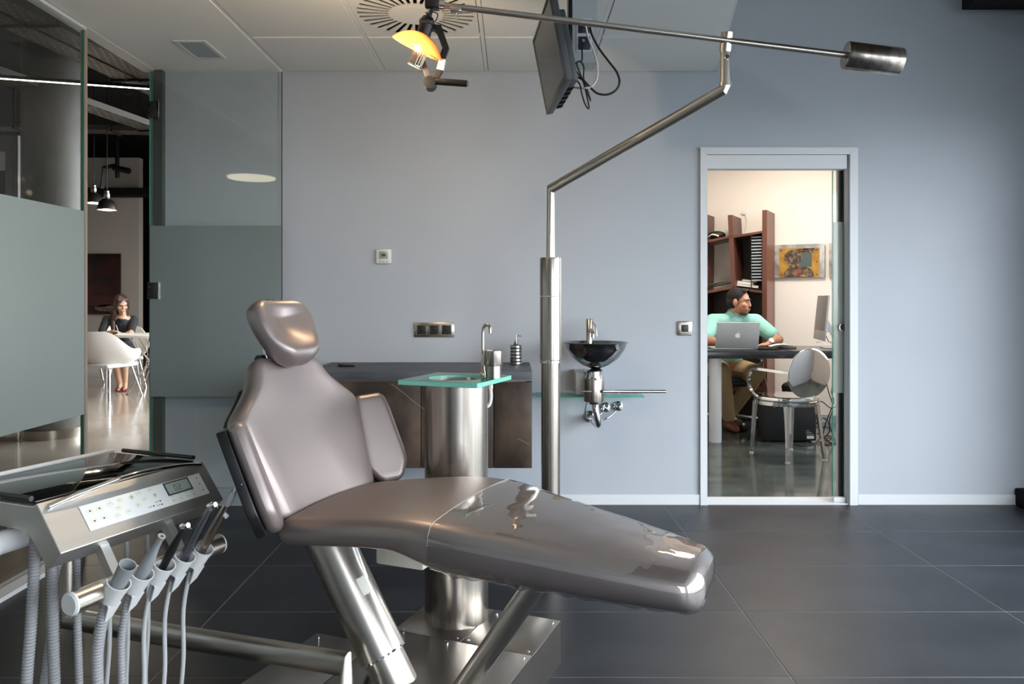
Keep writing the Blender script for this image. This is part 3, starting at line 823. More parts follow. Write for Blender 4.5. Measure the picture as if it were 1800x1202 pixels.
for i, (a, q) in enumerate(btn):
    disc('button', a, q, 0.0075, 'button_ring', 0.0066)
    q0 = on_panel(a, q, 0.0022)
    if i < 4:
        rot = (0, math.pi, math.pi/2, -math.pi/2)[i]
        tri = [(0.0036*math.cos(rot + math.pi/2 + k*2*math.pi/3), 0.0036*math.sin(rot + math.pi/2 + k*2*math.pi/3)) for k in range(3)]
        Mx = Matrix(((0, -pd.x, pnrm.x, q0.x), (1, 0, 0, q0.y), (0, -pd.z, pnrm.z, q0.z), (0, 0, 0, 1)))
        MB().prism(tri, Mx, 0.0004).build('arrow_mark', 'print_dark', kp, flat=True)
    else:
        Mx = Matrix(((0, -pd.x, pnrm.x, q0.x), (1, 0, 0, q0.y), (0, -pd.z, pnrm.z, q0.z), (0, 0, 0, 1)))
        mk = MB()
        if i in (9, 10, 14):
            mk.lathe([(0.0024, 0.0), (0.0024, 0.0004), (0.0034, 0.0004), (0.0034, 0.0)], q0, pnrm, 14)
            mk.box((-0.0006, 0.001, 0), (0.0006, 0.0048, 0.0004), Mx)
        else:
            mk.box((-0.0035, 0.0006, 0), (0.0035, 0.0016, 0.0004), Mx); mk.box((-0.0025, -0.0016, 0), (0.0025, -0.0006, 0.0004), Mx)
        mk.build('key_mark', 'print_dark' if i in (9, 14) else 'print_grey', kp, flat=True)
for a, q in ((0.268, 0.086), (0.292, 0.078), (0.292, 0.088)):
    disc('indicator', a, q, 0.0022, 'print_dark')
    B((a - 0.016, -q - 0.0012, 0.002), (a - 0.005, -q + 0.0012, 0.0024), MPn).build('legend', 'print_grey', kp, flat=True)
for a in (0.332, 0.355, 0.378, 0.400):
    disc('button', a, 0.087, 0.0062, 'button_ring', 0.0053)
    B((a - 0.003, -0.0885, 0.002), (a + 0.003, -0.0865, 0.0024), MPn).build('key_mark', 'print_grey', kp, flat=True)
    B((a - 0.004, -0.0765, 0.002), (a + 0.004, -0.0755, 0.0024), MPn).build('legend', 'print_grey', kp, flat=True)
for q in (0.046, 0.064, 0.084): disc('indicator', 0.432, q, 0.0016, 'print_dark')
lc = B((0.325, -0.070, 0.0021), (0.400, -0.040, 0.0035), MPn).build('display', 'lcd', unit, flat=True)
fr_ = MB()
for lo, hi in (((0.322, -0.040, 0.0021), (0.403, -0.037, 0.005)), ((0.322, -0.073, 0.0021), (0.403, -0.070, 0.005)), ((0.322, -0.070, 0.0021), (0.325, -0.040, 0.005)), ((0.400, -0.070, 0.0021), (0.403, -0.040, 0.005))):
    fr_.box(lo, hi, MPn)
fr_.build('display_bezel', 'print_dark', lc, flat=True)
SEG = {'0': 'abcdef', '2': 'abged'}
def seven(x, ch):
    m_ = MB(); w_, h_, t_ = 0.0085, 0.0075, 0.0014; y0 = -0.064
    R = {'d': ((0, 0), (w_, t_)), 'g': ((0, h_), (w_, h_ + t_)), 'a': ((0, 2*h_), (w_, 2*h_ + t_)), 'e': ((0, 0), (t_, h_)), 'f': ((0, h_), (t_, 2*h_)), 'c': ((w_ - t_, 0), (w_, h_)), 'b': ((w_ - t_, h_), (w_, 2*h_))}
    for s_ in SEG[ch]:
        (x0, ya), (x1, yb) = R[s_]
        m_.box((x + x0, y0 + ya, 0.0036), (x + x1, y0 + yb, 0.0039), MPn)
    m_.build('digit', 'lcd_digit', lc, flat=True)
seven(0.349, '0'); seven(0.362, '2')
# handle tube under the unit, carrying the holders
ht = MB().cyl((0.10, 0.005, 0.542), (0.10, 0.44, 0.542), 0.0255, seg=36).build('holder_tube', 'steel_tube', unit)
MB().lathe([(0.0, -0.004), (0.022, -0.004), (0.0262, 0.0), (0.0262, 0.004)], (0.10, 0.003, 0.542), (0, 1, 0), 32).build('end_cap', 'white_plastic', ht)
MB().lathe([(0.0262, -0.004), (0.0262, 0.0), (0.022, 0.004), (0.0, 0.004)], (0.10, 0.442, 0.542), (0, 1, 0), 32).build('end_cap', 'white_plastic', ht)
for a in (0.125, 0.315):
    MB().tube([(0.035, a, 0.64), (0.098, a, 0.545)], 0.016, 4, hint=(0, 1, 0), rot=math.pi/4).build('bracket', 'steel_panel', unit, flat=True)
AX = [0.0913, 0.155, 0.219, 0.282, 0.342]
ID = Vector((0.543, 0, 0.84)).normalized()
def hp(a, l, off=0.0): return Vector((0.128, a, 0.545)) + ID * l + Vector((0.84, 0, -0.543)) * off
for a in AX:
    m_ = MB()
    x, y, d = basis(ID, (0, 1, 0))
    o_ = hp(a, -0.015)
    m_.lathe([(0.021, -0.012), (0.024, 0.018), (0.027, 0.040), (0.0245, 0.040), (0.0215, 0.018), (0.0185, -0.012), (0.021, -0.012)], o_, ID, 24, a0=math.radians(-140), a1=math.radians(140), hint=(0, 1, 0))
    m_.box((0.098, a - 0.018, 0.520), (0.118, a + 0.018, 0.568), bev=0.004)
    m_.prism([(-0.017, -0.012), (0.017, -0.012), (0.012, -0.05), (-0.003, -0.066)], Matrix(((0, ID.x, 0.84, o_.x + 0.012), (1, 0, 0, o_.y), (0, ID.z, -0.543, o_.z - 0.008), (0, 0, 0, 1))), 0.004)
    m_.build('instrument_holder', 'white_plastic', unit)
# post, arm and swivel
post = MB().tube([(-0.543, 0.495, 0.62), (-0.543, 0.495, 0.217), (0.415, 0.571, 0.217), (0.415, 0.571, 0.140)], 0.0265, 28).build('arm_pipe', 'steel_tube', unit)
MB().lathe([(0.034, 0.1385), (0.034, 0.146), (0.0268, 0.146)], (0.415, 0.571, 0), seg=28).build('pipe_flange', 'steel_plate', post)
MB().tube([(-0.543, 0.495, 0.60), (-0.543, 0.495, 0.65), (-0.25, 0.26, 0.65), (-0.25, 0.26, 0.692)], 0.024, 24).build('upper_arm', 'steel_tube', unit)
MB().cyl((-0.32, 0.27, 0.316), (-0.32, 0.27, 0.69), 0.0125, seg=20).build('supply_pipe', 'nickel', unit)
sw = MB().cyl((-0.11, -0.02, 0.652), (-0.11, 0.10, 0.652), 0.026, seg=28).build('swivel', 'white_plastic', unit)
MB().cyl((-0.11, -0.034, 0.652), (-0.11, -0.021, 0.652), 0.031, seg=28).build('swivel_cap', 'white_plastic', sw)
B((-0.145, 0.03, 0.655), (-0.075, 0.14, 0.690), bev=0.006).build('swivel_mount', 'cream_plastic', sw)

# hoses and instruments
def hose(pts, r, parent, mt, ribbed=False, name='hose'):
    pts = [Vector(p) for p in pts]
    if not ribbed:
        return MB().tube(spline(pts, 8), r, 12).build(name, mt, parent)
    sp = spline(pts, 40)
    d = [0.0]
    for p, q in zip(sp, sp[1:]): d.append(d[-1] + (q - p).length)
    L_ = d[-1]; n = int(L_ / 0.0019); out = []; k = 0
    for i in range(n + 1):
        s_ = L_ * i / n
        while k < len(d) - 2 and d[k + 1] < s_: k += 1
        out.append(sp[k].lerp(sp[k + 1], (s_ - d[k]) / max(1e-9, d[k + 1] - d[k])))
    return MB().tube(out, lambda t: r * (1 + (0.085 if int(round(t*n)) % 4 < 2 else -0.06)), 14).build(name, mt, parent, angle=80)
def inst(name, label, cat):
    return thing(name, label, cat, FU, ROT)
def loop(a, end=-0.03, lowz=0.10, x0=None):
    p = hp(a, -0.03)
    return [p, hp(a, -0.055), (0.075, a, 0.40), (0.070, a + 0.004, 0.26), (0.045, a + 0.008, 0.14), (-0.01, a + 0.012, lowz), (-0.07, a + 0.014, 0.16), (end - 0.055, a + 0.012, 0.36), (end - 0.06, a + 0.01, 0.688)]
def lth(pr, a, m, parent, name, seg=24):
    return MB().lathe(pr, hp(a, 0), ID, seg).build(name, m, parent)
# wide suction
i1 = inst('suction_handpiece', 'wide grey suction handpiece with open mouth, nearest in the holder row', 'suction tube')
lth([(0.015, -0.045), (0.017, -0.01), (0.0175, 0.03), (0.0185, 0.055), (0.0195, 0.075), (0.0170, 0.0745), (0.0150, 0.05), (0.014, 0.01), (0.0, 0.008)], AX[0], 'grey_plastic', i1, 'handpiece_body')
hose(loop(AX[0]), 0.0122, i1, 'hose_grey', True)
i2 = inst('saliva_ejector', 'slim grey saliva ejector with tapering nozzle, second in the holder row', 'suction tube')
lth([(0.011, -0.045), (0.0125, 0.0), (0.015, 0.03), (0.0145, 0.055), (0.010, 0.085), (0.0075, 0.105), (0.0072, 0.125), (0.0088, 0.128), (0.0088, 0.134), (0.005, 0.134), (0.0045, 0.11), (0.0, 0.11)], AX[1], 'grey_plastic', i2, 'handpiece_body')
hose(loop(AX[1]), 0.0088, i2, 'hose_grey', True)
def drill(i_, a, l, head_m):
    p = hp(a, l); 
    hd = MB().lathe([(0.0, -0.012), (0.006, -0.012), (0.0078, -0.008), (0.0078, 0.008), (0.006, 0.012), (0.0, 0.012)], p, Vector((0.84, 0.0, 0.25)), 20).build('drill_head', head_m, i_)
    MB().cyl(p + Vector((0.01, 0, -0.001)), p + Vector((0.021, 0, -0.004)), 0.0016, seg=8).build('bur', 'chrome', hd)
i3 = inst('turbine_handpiece', 'black dental turbine with chrome head, middle of the holder row', 'dental drill')
lth([(0.007, -0.04), (0.009, 0.0), (0.0095, 0.04), (0.0105, 0.06), (0.009, 0.085), (0.0065, 0.115), (0.0055, 0.135)], AX[2], 'black_plastic', i3, 'handpiece_body')
drill(i3, AX[2], 0.140, 'chrome')
hose(loop(AX[2], end=0.0), 0.0056, i3, 'hose_pale')
i4 = inst('clear_handpiece', 'dental handpiece in a clear plastic sleeve, fourth in the holder row', 'dental drill')
lth([(0.007, -0.04), (0.008, 0.0), (0.0085, 0.06), (0.0075, 0.12), (0.006, 0.16), (0.005, 0.175)], AX[3], 'steel_panel', i4, 'handpiece_body')
lth([(0.0125, -0.05), (0.0130, 0.0), (0.0135, 0.06), (0.0120, 0.12), (0.0080, 0.172)], AX[3], 'clear_tube', i4, 'clear_sleeve')
drill(i4, AX[3], 0.182, 'chrome')
hose(loop(AX[3], end=-0.01), 0.0056, i4, 'hose_pale')
i5 = inst('air_syringe', 'grey three way air syringe with white tip, farthest in the holder row', 'air syringe')
lth([(0.008, -0.05), (0.0105, 0.0), (0.0115, 0.05), (0.0110, 0.10), (0.0090, 0.14), (0.0085, 0.165)], AX[4], 'nickel', i5, 'handpiece_body')
lth([(0.0085, 0.165), (0.0098, 0.172), (0.0092, 0.198), (0.006, 0.208)], AX[4], 'grey_plastic', i5, 'nozzle_cone')
MB().tube(spline([hp(AX[4], 0.205), hp(AX[4], 0.222), hp(AX[4], 0.232, 0.004), hp(AX[4], 0.239, 0.012)], 5), 0.0035, 10).build('spray_tip', 'white_plastic', i5)
B((-0.006, -0.004, 0), (0.006, 0.004, 0.022), frame(hp(AX[4], 0.125, 0.0085), ID, (0, 1, 0)), bev=0.0015).build('trigger', 'white_plastic', i5) if False else None
MB().cyl(hp(AX[4], 0.14, 0.008), hp(AX[4], 0.14, 0.017), 0.006, seg=14).build('trigger_button', 'white_plastic', i5)
hose(loop(AX[4], end=-0.005), 0.0056, i5, 'hose_pale')
# suction hoses on the near side of the unit
h1 = tag(hose([(-0.085, 0.055, 0.672), (-0.083, 0.055, 0.60), (-0.088, 0.05, 0.45), (-0.098, 0.045, 0.28), (-0.10, 0.05, 0.13), (-0.12, 0.09, 0.045), (-0.20, 0.18, 0.022), (-0.36, 0.35, 0.022), (-0.5, 0.45, 0.022)], 0.0118, None, 'hose_grey', True, 'suction_hose'), 'thick ribbed grey suction hose hanging under the white swivel', 'hose', 'ribbed hoses under the unit')
h1.location = FU; h1.rotation_euler = (0, 0, ROT)
h2 = tag(hose([(0.0, 0.20, 0.655), (-0.03, 0.165, 0.632), (-0.075, 0.135, 0.60), (-0.105, 0.12, 0.53), (-0.115, 0.115, 0.38), (-0.135, 0.105, 0.20), (-0.16, 0.12, 0.06), (-0.22, 0.2, 0.018), (-0.36, 0.40, 0.018), (-0.48, 0.48, 0.018)], 0.0088, None, 'hose_grey', True, 'suction_hose'), 'thinner ribbed grey hose curving down from beneath the instrument unit', 'hose', 'ribbed hoses under the unit')
h2.location = FU; h2.rotation_euler = (0, 0, ROT)

# ================================================================== EXAMINATION LIGHT
LP = Vector((0.165, 3.32, 0))
light = thing('examination_light', 'steel dental examination light on tall floor pole with counterweight', 'dental light', LP)
def LL(px, py, Y): return at(px, py, Y) - LP
pz = lambda y: EYE - (y - CY) / F * LP.y
MB().lathe([(0.0, 0.0), (0.13, 0.0), (0.13, 0.012), (0.06, 0.02), (0.045, 0.03)], seg=48).build('foot_plate', 'steel', light)
MB().cyl((0, 0, 0.012), (0, 0, pz(636)), 0.0415, seg=48).build('lower_pole', 'steel', light)
MB().cyl((0, 0, pz(632)), (0, 0, pz(521)), 0.0475, seg=48).build('sleeve', 'steel', light)
MB().lathe([(0.041, pz(637)), (0.048, pz(637)), (0.048, pz(633)), (0.041, pz(633))], seg=48).build('sleeve_ring', 'chrome', light)
MB().lathe([(0.0, pz(520)), (0.0475, pz(520)), (0.0475, pz(456)), (0.046, pz(453)), (0.0, pz(453))], seg=48).build('head_collar', 'steel', light)
ax = (968 - CX) / F * LP.y - LP.x
K1 = Vector((ax, 0, pz(332))); K2 = LL(1273, 157, 2.78)
arm = MB().tube([(ax, 0, pz(455)), K1, K2, K2 + Vector((0.006, 0, 0.02))], 0.0195, 24).build('swing_arm', 'steel_tube', light)
kt = K2 + Vector((0.004, 0, 0.012))
kn = MB().lathe([(0.0, 0), (0.0225, 0.0), (0.0225, 0.012), (0.0185, 0.012), (0.0185, 0.125), (0.0, 0.125)], kt, (0, 0, 1), 32).build('knuckle', 'steel_tube', light)
BL, BR, BM = LL(768, 8, 2.81), LL(1486, 97, 2.74), LL(1277, 72, 2.76)
bd = (BR - BL).normalized()
MB().cyl(kt + Vector((0, 0, 0.126)), Vector((kt.x + 0.004, kt.y - 0.012, BM.z + 0.034)), 0.0225, seg=32).build('boom_socket', 'steel_tube', kn)
MB().cyl(kt + Vector((0, -0.019, 0.10)), kt + Vector((0, -0.026, 0.10)), 0.008, seg=16).build('pivot_screw', 'chrome', kn)
MB().cyl(BL, BR, 0.0115, seg=24).build('boom', 'steel_tube', light)
MB().lathe([(0.0, 0), (0.047, 0), (0.049, 0.003), (0.049, 0.193), (0.047, 0.196), (0.0, 0.196)], BR, bd, 40).build('counterweight', 'steel', light)
# lamp head
Yh = 2.81
def H_(px, py, dy=0.0): return LL(px, py, Yh) + Vector((0, dy, 0))
MB().cyl(BL + bd*0.008, BL + bd*0.030, 0.017, seg=24).build('boom_ring', 'chrome', light)
MB().box((-0.026, -0.024, -0.022), (0.026, 0.024, 0.05), Matrix.Translation(H_(760, 6)), bev=0.005).build('joint_block', 'black_plastic', light)
cl = MB().box((-0.021, -0.016, -0.014), (0.021, 0.016, 0.012), Matrix.Translation(H_(802, 16)), bev=0.003).build('cable_clip', 'nickel', light)
MB().tube([H_(802, 20), H_(801, 33)], 0.0028, 10).build('clip_screw', 'chrome', cl)
MB().cyl(H_(756, 18), H_(752, 36), 0.011, seg=18).build('neck', 'black_plastic', light)
MB().cyl(H_(754, 17, 0), H_(752, 24), 0.012, seg=18).build('neck_ring', 'nickel', light)
MB().tube(spline([H_(757, 22, -0.01), H_(769, 26, -0.012), H_(768, 36, -0.012), H_(761, 42, -0.008)], 6), 0.0022, 8).build('lamp_cable', 'cable_black', light)
MB().lathe([(0.0, 0), (0.024, 0), (0.026, 0.004), (0.026, 0.05), (0.029, 0.052), (0.029, 0.062), (0.026, 0.064), (0.020, 0.078), (0.0, 0.078)], H_(743, 66), (0.27, 0, 0.96), 32).build('lamp_housing', 'black_plastic', light)
A_ = Vector((0.43, -0.15, 0.90)).normalized()
Rs, hc_ = 0.112, 0.060
cen = H_(733, 86) - A_ * (Rs - hc_)
th1 = math.acos((Rs - hc_) / Rs)
pr = [(Rs*math.sin(th1*k/14), Rs*math.cos(th1*k/14)) for k in range(1, 15)] + [((Rs-0.003)*math.sin(th1*k/14), (Rs-0.003)*math.cos(th1*k/14)) for k in range(14, 0, -1)]
MB().lathe(pr, cen, A_, 48).build('reflector', 'amber_reflector', light)
bu = H_(735, 85)
MB().sphere(bu, 0.013, 14, 10).build('bulb', 'bulb_hot', light)
cage = MB().lathe([(0.0, 0), (0.026, 0.0), (0.027, 0.004), (0.026, 0.008), (0.0, 0.008)], H_(728, 117), A_, 28).build('heat_shield', 'nickel', light)
x, y, d = basis(A_)
q0 = H_(728, 117)
for k in range(14):
    a = 2*math.pi*k/14
    o_ = q0 + (x*math.cos(a) + y*math.sin(a)) * 0.0225
    MB().cyl(o_ + A_*0.006, o_ + A_*0.056, 0.0035, seg=8).build('shield_rib', 'nickel', cage)
yk = MB()
yk.tube([H_(757, 46, 0.02), H_(770, 46, 0.02), H_(783, 82, 0.02), H_(775, 104, 0.02)], 0.016, 4, hint=(0, 1, 0), rot=math.pi/4)
yk.tube([H_(773, 120, 0.02), H_(766, 132, 0.02), H_(757, 146, 0.02)], 0.016, 4, hint=(0, 1, 0), rot=math.pi/4)
yk.tube([H_(742, 106, 0.02), H_(750, 130, 0.02), H_(755, 146, 0.02)], 0.014, 4, hint=(0, 1, 0), rot=math.pi/4)
yk.cyl(H_(755, 145, -0.01), H_(755, 145, 0.045), 0.023, seg=28)
yo = yk.build('yoke', 'black_plastic', light)
MB().tube([H_(777, 102, 0.02), H_(773, 121, 0.02)], 0.018, 4, hint=(0, 1, 0), rot=math.pi/4).build('yoke_joint', 'aluminium', yo, flat=True)
hd = MB().cyl(H_(765, 143), H_(821, 147), 0.0125, seg=20).build('handle', 'black_rubber', light)
MB().cyl(H_(821, 147), H_(824, 147.2), 0.009, seg=16).build('handle_tip', 'grey_plastic', hd)
lamp_light('examination_lamp_glow', LP + H_(733, 86) - A_*0.105 + Vector((0, -0.03, 0)), 8, (1.0, 0.74, 0.47), 0.02)

# ================================================================== MONITOR ON ITS CEILING POST
pc = at(1028, 110, 3.2)
post = thing('ceiling_post', 'pale square ceiling post with blue socket panel holding the monitor', 'ceiling post', (pc.x, 3.2, pc.z))
pw, pdp = 0.0525, 0.105
po = MB()
po.box((-pw, 0.0, 0.0), (pw, pdp, CEIL - pc.z))
po.build('post_body', 'post_paint', post, flat=True)
sp_ = B((-0.036, -0.004, 0.045), (0.030, -0.0005, 0.185)).build('socket_plate', 'aluminium', post, flat=True)
for z in (0.052, 0.122):
    B((-0.028, -0.009, z), (0.022, -0.0045, z + 0.056), bev=0.002).build('socket', 'socket_blue', sp_)
MB().cyl((-0.008, -0.010, 0.083), (-0.008, -0.030, 0.083), 0.007, seg=14).build('plug', 'nickel', sp_)
MB().cyl((0.0, -0.010, 0.155), (0.0, -0.030, 0.155), 0.007, seg=14).build('plug', 'cable_white', sp_)
MB().cyl((0.012, -0.010, 0.148), (0.012, -0.028, 0.148), 0.007, seg=14).build('plug', 'cable_black', sp_)
A0, D0 = at(962, 202, 3.49), at(995, 141, 2.94)
zb_ = (A0.z + D0.z) / 2
A0.z = D0.z = zb_
mx_ = (D0 - A0).normalized(); mu_ = Vector((-0.058, 0, 0.30)); mu_ = (mu_ - mx_ * mu_.dot(mx_)).normalized()
mw, mh = (D0 - A0).length, 0.345
mon = thing('monitor', 'flat dark monitor tilted on ceiling post beside the light boom', 'monitor', A0)
mn = mx_.cross(mu_)
if mn.x > 0: mn = -mn
MM = Matrix(((mx_.x, mu_.x, mn.x, 0), (mx_.y, mu_.y, mn.y, 0), (mx_.z, mu_.z, mn.z, 0), (0, 0, 0, 1)))
MB().box((0, 0, -0.028), (mw, mh, 0.0), MM, bev=0.004).build('casing', 'monitor_grey', mon)
B((0.014, 0.024, 0.0), (mw - 0.014, mh - 0.014, 0.0015), MM).build('screen', 'screen_black', mon, flat=True)
bz = MB()
for lo, hi in (((0, 0, 0.0), (mw, 0.022, 0.004)), ((0, mh - 0.012, 0), (mw, mh, 0.004)), ((0, 0.022, 0), (0.012, mh - 0.012, 0.004)), ((mw - 0.012, 0.022, 0), (mw, mh - 0.012, 0.004))):
    bz.box(lo, hi, MM, bev=0.001)
bz.build('bezel', 'monitor_grey', mon)
hs = MB().box((0.05, 0.006, -0.062), (mw - 0.05, mh - 0.05, -0.028), MM, bev=0.01).build('rear_housing', 'monitor_grey', mon)
for k in range(5):
    B((0.08 + k*0.07, -0.001 + 0.005, -0.058), (0.125 + k*0.07, 0.0085, -0.034), MM).build('port', 'slot_black', hs, flat=True)
mk = MB()
mc = MM @ Vector((mw/2, mh/2, -0.062))
mk.box((mw/2 - 0.05, mh/2 - 0.05, -0.075), (mw/2 + 0.05, mh/2 + 0.05, -0.0625), MM, bev=0.003)
mk.build('mount_plate', 'black_metal', mon)
mid_ = A0 + mc
tgt = Vector((pc.x - pw - 0.004, 3.2 + 0.05, pc.z + 0.17))
MB().tube([mc + (MM.to_3x3() @ Vector((0, 0, -0.012))), tgt - A0 + Vector((-0.03, 0.02, 0)), tgt - A0], 0.022, 4, hint=(0, 1, 0)).build('mount_arm', 'black_metal', mon, flat=True)
B((-0.012, -0.045, -0.16), (0.003, 0.045, 0.13), Matrix.Translation(tgt - A0), bev=0.002).build('wall_bracket', 'black_metal', mon)
yc = 3.13
def cab(name, label, pts, r, m):
    return tag(MB().tube(spline(pts, 8), r, 8).build(name, m), label, 'cable', None)
P = lambda px, py, dy=0.0: at(px, py, yc + dy)
cab('monitor_cable', 'white cable drooping from socket panel to hanging monitor', [P(1029, 36, 0.015), P(1030, 46), P(1034, 66), P(1044, 92), P(1050, 115), P(1049, 138), P(1040, 152), P(1028, 155), P(1012, 154, 0.04), P(1003, 152, 0.06)], 0.0042, 'cable_white')
cab('monitor_cable', 'thick black cable in the widest loop right of ceiling post', [P(1037, 42, 0.015), P(1040, 60), P(1053, 85), P(1070, 108), P(1083, 125), P(1089, 143), P(1083, 158), P(1068, 166), P(1050, 164), P(1036, 152), P(1024, 140), P(1012, 135, 0.04), P(1000, 136, 0.08)], 0.0046, 'cable_black')
cab('monitor_cable', 'thin black cable bundled in loops below the socket panel', [P(1023, 72, 0.02), P(1023, 85), P(1023, 106), P(1017, 108), P(1010, 114), P(1014, 126), P(1024, 140), P(1029, 156), P(1036, 172), P(1038, 176), P(1033, 160), P(1026, 138), P(1026, 118), P(1020, 108), P(1014, 112), P(1020, 130), P(1027, 150), P(1035, 186), P(1033, 190), P(1028, 182), P(1023, 166), P(1019, 148), P(1011, 141, 0.04), P(1003, 139, 0.07)], 0.0032, 'cable_black')

# ================================================================== CEILING FITTINGS
vx, vy = -0.4545, 3.537
vent = thing('ceiling_vent', 'square ceiling air outlet with a ring of black radial slots', 'air vent', (vx, vy, CEIL))
hx, hy = 0.2855, 0.287
n_, r0_, r1_ = 32, 0.128, 0.272
m = MB()
angs = []
for k in range(n_):
    a = 2*math.pi*(k + 0.5)/n_
    angs.append((a, True))
def sq(a):
    c_, s_ = math.cos(a), math.sin(a)
    return min(hx/abs(c_) if abs(c_) > 1e-6 else 9, hy/abs(s_) if abs(s_) > 1e-6 else 9)
pts_i, pts_o, pts_q = [], [], []
for k in range(n_):
    a = 2*math.pi*(k + 0.5)/n_
    for s_ in (-1, 1):
        ai = a + s_*0.0080/r0_; ao = a + s_*0.0105/r1_
        pts_i.append((r0_*math.cos(ai), r0_*math.sin(ai))); pts_o.append((r1_*math.cos(ao), r1_*math.sin(ao)))
        pts_q.append((sq(ao)*math.cos(ao), sq(ao)*math.sin(ao)))
N2 = len(pts_i)
for z in (0.0, 0.004):
    vi = [m.bm.verts.new((x, y, z)) for x, y in pts_i]; vo = [m.bm.verts.new((x, y, z)) for x, y in pts_o]; vq = [m.bm.verts.new((x, y, z)) for x, y in pts_q]
    m.bm.faces.new(vi)
    for k in range(N2):
        j = (k + 1) % N2
        m.bm.faces.new((vo[k], vo[j], vq[j], vq[k]))
        if k % 2 == 1: m.bm.faces.new((vi[k], vi[j], vo[j], vo[k]))
m.build('slotted_plate', 'ceiling_metal', vent, flat=True, weld=False)
B((-hx, -hy, 0.02), (hx, hy, 0.028)).build('plenum', 'slot_black', vent, flat=True)
el = thing('emergency_light', 'small rectangular emergency light in the plaster ceiling strip', 'ceiling light', (-1.667, 4.03, CEIL))
m = MB()
for lo, hi in (((-0.085, -0.145, -0.006), (-0.065, 0.145, 0)), ((0.065, -0.145, -0.006), (0.085, 0.145, 0)), ((-0.065, -0.145, -0.006), (0.065, -0.125, 0)), ((-0.065, 0.125, -0.006), (0.065, 0.145, 0))): m.box(lo, hi)
m.build('frame', 'white_plastic', el, flat=True)
B((-0.065, -0.125, -0.004), (0.065, 0.125, -0.001)).build('diffuser', 'diffuser_grey', el, flat=True)

# ================================================================== WALL FITTINGS
def wallpt(px, py): return at(px, py, BACK_Y)
p = wallpt(675, 451)
th = thing('thermostat', 'white square wall thermostat with small grey display', 'thermostat', p)
B((-0.044, -0.018, -0.042), (0.044, 0, 0.042), bev=0.006).build('case', 'white_plastic', th)
B((-0.026, -0.0195, -0.014), (0.026, -0.0181, 0.030), bev=0.0005).build('display', 'lcd', th)
B((-0.012, -0.0200, 0.0), (0.012, -0.0196, 0.016)).build('digits', 'lcd_digit', th, flat=True)
for x in (-0.02, 0.0, 0.02): B((x - 0.006, -0.0195, -0.034), (x + 0.006, -0.0181, -0.027), bev=0.0005).build('key', 'print_grey', th)
p = wallpt(763.5, 579.5)
so = thing('power_socket', 'triple nickel framed black power socket above the counter', 'power socket', p)
B((-0.118, -0.010, -0.043), (0.118, 0, 0.043), bev=0.004).build('frame_plate', 'nickel', so)
for x in (-0.073, 0.0, 0.073):
    s_ = B((x - 0.026, -0.0125, -0.026), (x + 0.026, -0.0101, 0.026), bev=0.001).build('socket_insert', 'black_plastic', so)
    MB().lathe([(0.021, -0.0005), (0.019, -0.0005), (0.018, 0.001), (0.021, 0.002)], (x, -0.0126, 0), (0, -1, 0), 24).build('socket_ring', 'black_rubber', s_)
    for q in (-0.009, 0.009): MB().cyl((x + q, -0.0126, 0), (x + q, -0.0131, 0), 0.003, seg=10).build('pin_hole', 'slot_black', s_)
    m = MB()
    for lo, hi in (((x - 0.029, -0.0118, 0.0265), (x + 0.029, -0.0101, 0.029)), ((x - 0.029, -0.0118, -0.029), (x + 0.029, -0.0101, -0.0265)), ((x - 0.029, -0.0118, -0.0265), (x - 0.0265, -0.0101, 0.0265)), ((x + 0.0265, -0.0118, -0.0265), (x + 0.029, -0.0101, 0.0265))): m.box(lo, hi)
    m.build('insert_rim', 'nickel', so, flat=True)
p = wallpt(1203, 577)
sw = thing('light_switch', 'square nickel light switch with black rocker left of doorway', 'light switch', p)
B((-0.043, -0.010, -0.042), (0.043, 0, 0.042), bev=0.004).build('frame_plate', 'nickel', sw)
m = MB()
for lo, hi in (((-0.024, -0.012, 0.021), (0.024, -0.0101, 0.024)), ((-0.024, -0.012, -0.024), (0.024, -0.0101, -0.021)), ((-0.024, -0.012, -0.021), (-0.021, -0.0101, 0.021)), ((0.021, -0.012, -0.021), (0.024, -0.0101, 0.021))): m.box(lo, hi)
m.build('rocker_rim', 'white_plastic', sw, flat=True)
B((-0.0208, -0.014, -0.0208), (0.0208, -0.0101, 0.0208), bev=0.002).build('rocker', 'black_plastic', sw)

# ================================================================== COUNTER
CXa, CXb, CYf, CYb, CZ0, CZ1 = -1.06, 0.096, 3.845, BACK_Y - 0.001, 0.341, 0.830
cab_ = thing('wall_cabinet', 'floating worn brown wall cabinet hung behind the spittoon', 'cabinet', ((CXa + CXb)/2, CYb, CZ0))
ox, oy, oz = (CXa + CXb)/2, CYb, CZ0
def CBX(lo, hi, bev=0.0): return B((lo[0]-ox, lo[1]-oy, lo[2]-oz), (hi[0]-ox, hi[1]-oy, hi[2]-oz), bev=bev)
CBX((CXa, CYf + 0.022, CZ0), (CXb, CYb, 0.785)).build('carcass', 'worn_brown', cab_, flat=True)
ym = -0.10
for xa, xb in ((CXa + 0.001, -0.47), (-0.466, ym), (ym + 0.004, CXb - 0.001)):
    d_ = CBX((xa, CYf, CZ0 + 0.001), (xb, CYf + 0.0215, 0.780), 0.001).build('cabinet_door', 'worn_brown', cab_)
    CBX((xa + 0.004, CYf - 0.003, 0.7805), (xb - 0.03, CYf + 0.014, 0.7845)).build('grip_rail', 'nickel', d_, flat=True)
def scratch(x0, z0, x1, z1):
    a_, b_ = Vector((x0-ox, CYf-oy-0.0006, z0-oz)), Vector((x1-ox, CYf-oy-0.0006, z1-oz))
    MB().tube([a_, a_.lerp(b_, 0.3) + Vector((0, 0, 0.003)), a_.lerp(b_, 0.7) - Vector((0, 0, 0.002)), b_], 0.0009, 5).build('scratch', 'scratch', cab_)
